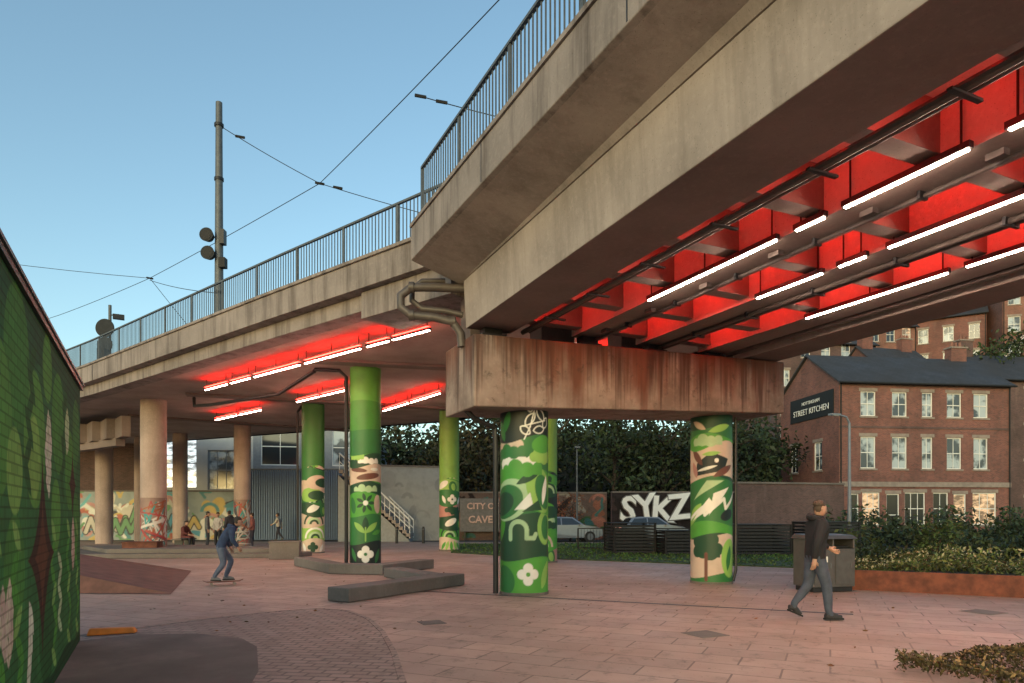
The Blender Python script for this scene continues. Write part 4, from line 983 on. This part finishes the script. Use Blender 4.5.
# ------------------------------------------------------------------ people
def person(name, x, y, rz, J, h_scale, top, pants, shoe, hair, skin=L(.42, .24, .17), headdir=0, hood=False, z=0):
    e = empty(name, (x, y, z)); e.rotation_euler = (0, 0, rz); e.scale = (h_scale,)*3
    mt = {'top': plain(name+'_top', top, .85, 0, .3, 9, .3), 'pants': plain(name+'_trousers', pants, .85, 0, .3, 9, .3), 'shoe': plain(name+'_shoes', shoe, .6), 'skin': plain(name+'_skin', skin, .55, 0, .1), 'hair': plain(name+'_hair', hair, .7, 0, .3, 30)}
    names = ['pel', 'sp', 'ch', 'nk', 'hd', 'lsh', 'lel', 'lwr', 'rsh', 'rel', 'rwr', 'lhp', 'lkn', 'lan', 'lto', 'rhp', 'rkn', 'ran', 'rto']
    rad = dict(pel=(.165, .13), sp=(.16, .125), ch=(.185, .14), nk=(.066, .066), hd=(.05, .05), lsh=(.092, .092), rsh=(.092, .092), lel=(.066, .066), rel=(.066, .066), lwr=(.044, .044), rwr=(.044, .044),
               lhp=(.11, .11), rhp=(.11, .11), lkn=(.08, .08), rkn=(.08, .08), lan=(.056, .056), ran=(.056, .056), lto=(.042, .03), rto=(.042, .03))
    bones = [('pel', 'sp', 'top'), ('sp', 'ch', 'top'), ('ch', 'nk', 'top'), ('nk', 'hd', 'skin'), ('ch', 'lsh', 'top'), ('lsh', 'lel', 'top'), ('lel', 'lwr', 'top'), ('ch', 'rsh', 'top'), ('rsh', 'rel', 'top'), ('rel', 'rwr', 'top'),
             ('pel', 'lhp', 'pants'), ('lhp', 'lkn', 'pants'), ('lkn', 'lan', 'pants'), ('lan', 'lto', 'shoe'), ('pel', 'rhp', 'pants'), ('rhp', 'rkn', 'pants'), ('rkn', 'ran', 'pants'), ('ran', 'rto', 'shoe')]
    me = bpy.data.meshes.new('tmp'); me.from_pydata([J[k] for k in names], [(names.index(a), names.index(b)) for a, b, _ in bones], [])
    o = bpy.data.objects.new('tmp', me); scene.collection.objects.link(o)
    o.modifiers.new('s', 'SKIN'); sd = o.modifiers.new('d', 'SUBSURF'); sd.levels = 2; sd.render_levels = 2
    for i, k in enumerate(names): me.skin_vertices[0].data[i].radius = rad[k]
    me.skin_vertices[0].data[0].use_root = True
    dg = bpy.context.evaluated_depsgraph_get(); ev = bpy.data.meshes.new_from_object(o.evaluated_get(dg)); bpy.data.objects.remove(o)
    order = ['top', 'pants', 'shoe', 'skin', 'hair']; ev.materials.clear()
    for k in order: ev.materials.append(mt[k])
    for pl in ev.polygons:
        best = None; c = pl.center
        for a, b, lab in bones:
            A, B = Vector(J[a]), Vector(J[b]); t = max(0, min(1, (c-A).dot(B-A)/max(1e-9, (B-A).length_squared))); dd_ = (c-(A+(B-A)*t)).length-rad[a][0]*.6
            if best is None or dd_ < best[0]: best = (dd_, lab)
        lab = best[1]
        if lab == 'pants' and c.z > J['pel'][2]-.04: lab = 'top'
        if lab == 'skin' and c.z < J['nk'][2]+.0: lab = 'top'
        pl.material_index = order.index(lab); pl.use_smooth = True
    bo = bpy.data.objects.new('body', ev); scene.collection.objects.link(bo); bo.parent = e
    hc = Vector(J['hd'])+Vector((0, .015, .085)); bm = bmesh.new(); bmesh.ops.create_icosphere(bm, subdivisions=3, radius=1)
    hm = bpy.data.meshes.new('head')
    for v in bm.verts:
        x_, y_, z_ = v.co; w = 1-.28*max(0, -z_)**1.3; yy = y_*(.098)*(1-.12*max(0, -z_)*(1 if y_ < 0 else 0)); v.co = (x_*.076*w, yy+.012*max(0, -z_)*(y_ > 0), z_*.118)
        if y_ > .8 and abs(x_) < .16 and -.35 < z_ < .1: v.co.y += .018
        if y_ > .75 and .2 < abs(x_) < .5 and -.05 < z_ < .2: v.co.y -= .008
    for f in bm.faces:
        c = f.calc_center_median(); hairy = (c.z > .055) or (c.y < -.01 and c.z > -.05); f.material_index = 1 if hairy else 0; f.smooth = True
    bm.to_mesh(hm); bm.free(); hm.materials.append(mt['skin']); hm.materials.append(mt['hair'])
    ho = bpy.data.objects.new('head', hm); scene.collection.objects.link(ho); ho.parent = e; ho.location = hc; ho.rotation_euler = (-.15, 0, headdir)
    mb = MB()
    cx, cy, cz, sx, sy, sz = 0, -.02, .045, .083, .098, .088
    nlat, nlon = 8, 16
    def q(i_, j_):
        la = i_/nlat*math.pi*.5; lo = j_/nlon*2*math.pi; k = 1+.05*math.sin(7*lo)*math.cos(5*la)
        return (cx+sx*k*math.cos(lo)*math.cos(la), cy+sy*k*math.sin(lo)*math.cos(la), cz+sz*k*math.sin(la))
    for i in range(nlat):
        for j in range(nlon): mb.poly([q(i, j), q(i, j+1), q(i+1, j+1), q(i+1, j)], mt['hair'])
    for s in (-1, 1):
        mb.tube([(s*.072, -.005, -.03), (s*.084, -.012, 0), (s*.076, -.008, .025)], [.008, .014, .008], mt['skin'], 6)
        mb.tube([(s*.03, .083, .008), (s*.03, .09, .008)], .009, 'black', 8)
        mb.tube([(s*.016, .09, .03), (s*.045, .083, .03)], .004, mt['hair'], 5)
    mb.tube([(-.022, .09, -.055), (.022, .09, -.055)], .005, plain(name+'_lips', L(.3, .1, .08), .5), 6)
    mb.build('face_and_hair', ho, smooth=True, weld=True)
    if hood:
        mb = MB(); H = Vector(J['nk']); mb.tube([(H.x-.09, H.y-.03, H.z+.0), (H.x-.06, H.y-.1, H.z+.03), (H.x, H.y-.13, H.z+.04), (H.x+.06, H.y-.1, H.z+.03), (H.x+.09, H.y-.03, H.z)], [.035, .05, .055, .05, .035], mt['top'], 10); mb.build('hood', e, smooth=True)
    mb = MB()
    for s, el, wr in ((-1, 'lel', 'lwr'), (1, 'rel', 'rwr')):
        A, B = Vector(J[el]), Vector(J[wr]); d = (B-A).normalized(); side = Vector((0, 1, 0)); side = (side-d*side.dot(d)).normalized(); nrm = d.cross(side)*s
        mb.tube([B-d*.03, B+d*.03, B+d*.06, B+d*.095], [.028, .034, .038, .03], mt['skin'], 8)
        for k in range(4):
            o_ = side*((k-1.5)*.02); l = (.068, .078, .074, .058)[k]; r0 = B+d*.085+o_
            mb.tube([r0, r0+d*l*.5-nrm*.006, r0+d*l*.85-nrm*.022, r0+d*l-nrm*.034], [.010, .0095, .0085, .006], mt['skin'], 6)
        r0 = B+d*.035+side*.03; mb.tube([r0, r0+side*.024+d*.024, r0+side*.03+d*.055], [.012, .011, .008], mt['skin'], 6)
    mb.build('hands', e, smooth=True)
    mb = MB()
    for s in ('l', 'r'):
        A, T = Vector(J[s+'an']), Vector(J[s+'to']); f = (T-A); f.z = 0; f.normalize(); side = Vector((-f.y, f.x, 0)); zz = T.z-.035; za = A.z-.085
        b_ = [A-f*.07-side*.035, A-f*.07+side*.035, T+f*.05+side*.045, T+f*.05-side*.045]; zs = [za, za, zz, zz]
        lo = [(p_.x, p_.y, q_) for p_, q_ in zip(b_, zs)]; mb.hexa(lo[::-1], [(a_, c_, z_+.025) for a_, c_, z_ in lo][::-1], 'tyre')
        mb.tube([A+Vector((0, 0, -.03))-f*.055, A+Vector((0, 0, -.04))+f*.03, T+f*.03], [.04, .045, .033], mt['shoe'], 10)
    mb.build('shoes', e, smooth=True)
    return e
walk = dict(pel=(0, 0, .96), sp=(0, .01, 1.14), ch=(0, .03, 1.34), nk=(0, .045, 1.49), hd=(0, .06, 1.56), lsh=(-.18, .03, 1.41), lel=(-.24, .13, 1.16), lwr=(-.2, .33, 1.05), rsh=(.18, .03, 1.41), rel=(.25, -.1, 1.15), rwr=(.22, -.12, .9),
            lhp=(-.1, 0, .91), lkn=(-.1, -.05, .5), lan=(-.09, -.30, .2), lto=(-.09, -.21, .06), rhp=(.1, 0, .91), rkn=(.1, .13, .5), ran=(.1, .16, .09), rto=(.1, .32, .04))
lean = dict(pel=(0, -.12, .88), sp=(0, -.02, 1.04), ch=(0, .12, 1.2), nk=(0, .22, 1.32), hd=(0, .28, 1.37), lsh=(-.18, .13, 1.26), lel=(-.26, .04, 1.03), lwr=(-.26, .14, .82), rsh=(.18, .13, 1.26), rel=(.26, .12, 1.02), rwr=(.22, .26, .84),
            lhp=(-.1, -.12, .83), lkn=(-.13, .16, .5), lan=(-.12, .02, .1), lto=(-.12, .18, .05), rhp=(.1, -.12, .83), rkn=(.12, -.05, .44), ran=(.12, -.28, .12), rto=(.12, -.16, .05))
stand = dict(pel=(0, 0, .95), sp=(0, .0, 1.13), ch=(0, .01, 1.34), nk=(0, .01, 1.49), hd=(0, .02, 1.56), lsh=(-.18, 0, 1.41), lel=(-.24, -.02, 1.13), lwr=(-.2, .14, .95), rsh=(.18, 0, 1.41), rel=(.25, 0, 1.13), rwr=(.23, .05, .88),
             lhp=(-.1, 0, .9), lkn=(-.11, .03, .5), lan=(-.12, -.04, .09), lto=(-.14, .12, .04), rhp=(.1, 0, .9), rkn=(.12, .05, .5), ran=(.12, .02, .09), rto=(.15, .18, .04))
sit = dict(pel=(0, 0, .52), sp=(0, .02, .7), ch=(0, .07, .9), nk=(0, .1, 1.04), hd=(0, .13, 1.11), lsh=(-.18, .07, .96), lel=(-.24, .16, .72), lwr=(-.14, .36, .66), rsh=(.18, .07, .96), rel=(.24, .16, .72), rwr=(.14, .36, .66),
           lhp=(-.1, .02, .5), lkn=(-.13, .42, .5), lan=(-.12, .44, .09), lto=(-.12, .6, .04), rhp=(.1, .02, .5), rkn=(.13, .42, .5), ran=(.12, .38, .09), rto=(.12, .54, .04))
person('walking_man', 4.66, 10.5, R(-86), walk, 1.03, L(.012, .012, .016), L(.06, .075, .11), L(.03, .03, .035), L(.06, .035, .02), hood=True)
person('skateboarder', -6.55, 15.6, R(-60), lean, .93, L(.03, .05, .11), L(.11, .13, .19), L(.2, .2, .2), L(.03, .02, .015), hood=True, z=.09)
mb = MB()
mb.hexa([(-.1, -.34, .075), (.1, -.34, .075), (.1, .34, .075), (-.1, .34, .075)], [(-.1, -.36, .088), (.1, -.36, .088), (.1, .36, .088), (-.1, .36, .088)], 'corten')
mb.hexa([(-.09, .34, .075), (.09, .34, .075), (.05, .42, .11), (-.05, .42, .11)], [(-.09, .35, .088), (.09, .35, .088), (.05, .43, .122), (-.05, .43, .122)], 'corten')
mb.hexa([(-.09, -.34, .075), (-.05, -.42, .11), (.05, -.42, .11), (.09, -.34, .075)], [(-.09, -.35, .088), (-.05, -.43, .122), (.05, -.43, .122), (.09, -.35, .088)], 'corten')
for sy in (-.24, .24):
    mb.tube([(-.09, sy, .045), (.09, sy, .045)], .012, 'steel', 6)
    for sx in (-.08, .08): mb.tube([(sx-.018, sy, .03), (sx+.018, sy, .03)], .03, 'stone', 12)
sk = mb.build('skateboard'); sk.location = (-6.6, 15.6, 0); sk.rotation_euler = (0, 0, R(-60))
person('standing_woman', -14.2, 33, R(160), stand, .98, L(.4, .37, .35), L(.02, .02, .025), L(.02, .02, .02), L(.03, .02, .015))
person('standing_man', -13.4, 32.4, R(60), stand, 1.02, L(.05, .05, .06), L(.03, .035, .05), L(.02, .02, .02), L(.03, .02, .015), hood=True)
person('standing_man', -15.0, 33.6, R(-70), stand, 1.0, L(.12, .13, .14), L(.03, .035, .05), L(.3, .3, .3), L(.03, .02, .015))
person('standing_woman', -12.7, 33.4, R(100), stand, .96, L(.25, .09, .08), L(.03, .03, .05), L(.3, .3, .3), L(.05, .03, .02))
person('walking_woman', -14.5, 42.4, R(90), walk, .97, L(.5, .45, .4), L(.03, .03, .05), L(.1, .1, .1), L(.05, .03, .02))
person('seated_man', -16.1, 33.5, R(-100), sit, 1.0, L(.12, .03, .03), L(.03, .035, .05), L(.02, .02, .02), L(.03, .02, .015))
mb = MB(); mb.box((-16.1, 33.5, .42), (.5, 1.6, .06), 'block'); mb.box((-16.1, 33.0, .2), (.4, .1, .4), 'dark'); mb.box((-16.1, 34.0, .2), (.4, .1, .4), 'dark'); mb.build('park_bench')

# ------------------------------------------------------------------ world, sun, camera
w = bpy.data.worlds.new('World'); scene.world = w; w.use_nodes = True; nt = w.node_tree
sky = nt.nodes.new('ShaderNodeTexSky'); sky.sky_type = 'NISHITA'; sky.sun_disc = False
sky.sun_elevation = R(11); sky.sun_rotation = R(200); sky.air_density = 1.0; sky.dust_density = 1.6; sky.ozone_density = 1.5
bg = nt.nodes['Background']; bg.inputs['Strength'].default_value = .30
mx = nt.nodes.new('ShaderNodeMix'); mx.data_type = 'RGBA'; mx.blend_type = 'MULTIPLY'; mx.inputs[0].default_value = 1; mx.inputs[7].default_value = (.96, 1.05, .95, 1)
nt.links.new(sky.outputs[0], mx.inputs[6]); nt.links.new(mx.outputs[2], bg.inputs['Color'])
sl = bpy.data.lights.new('sun', 'SUN'); sl.energy = .05; sl.angle = R(20); sl.color = (1, .86, .78); so = bpy.data.objects.new('sun', sl); scene.collection.objects.link(so)
az = R(200); el = R(11)
dv = Vector((math.sin(az)*math.cos(el), math.cos(az)*math.cos(el), math.sin(el)))
so.rotation_euler = dv.to_track_quat('Z', 'Y').to_euler()
cam = bpy.data.cameras.new('camera'); co = bpy.data.objects.new('camera', cam); scene.collection.objects.link(co)
co.location = (0, 0, 1.6); co.rotation_euler = (R(90), 0, 0); cam.sensor_width = 36; cam.lens = 24.0; cam.shift_y = 173.5/1024; cam.clip_end = 2000; cam.clip_start = .05
scene.camera = co
scene.view_settings.view_transform = 'Standard'; scene.view_settings.look = 'None'; scene.view_settings.exposure = 0
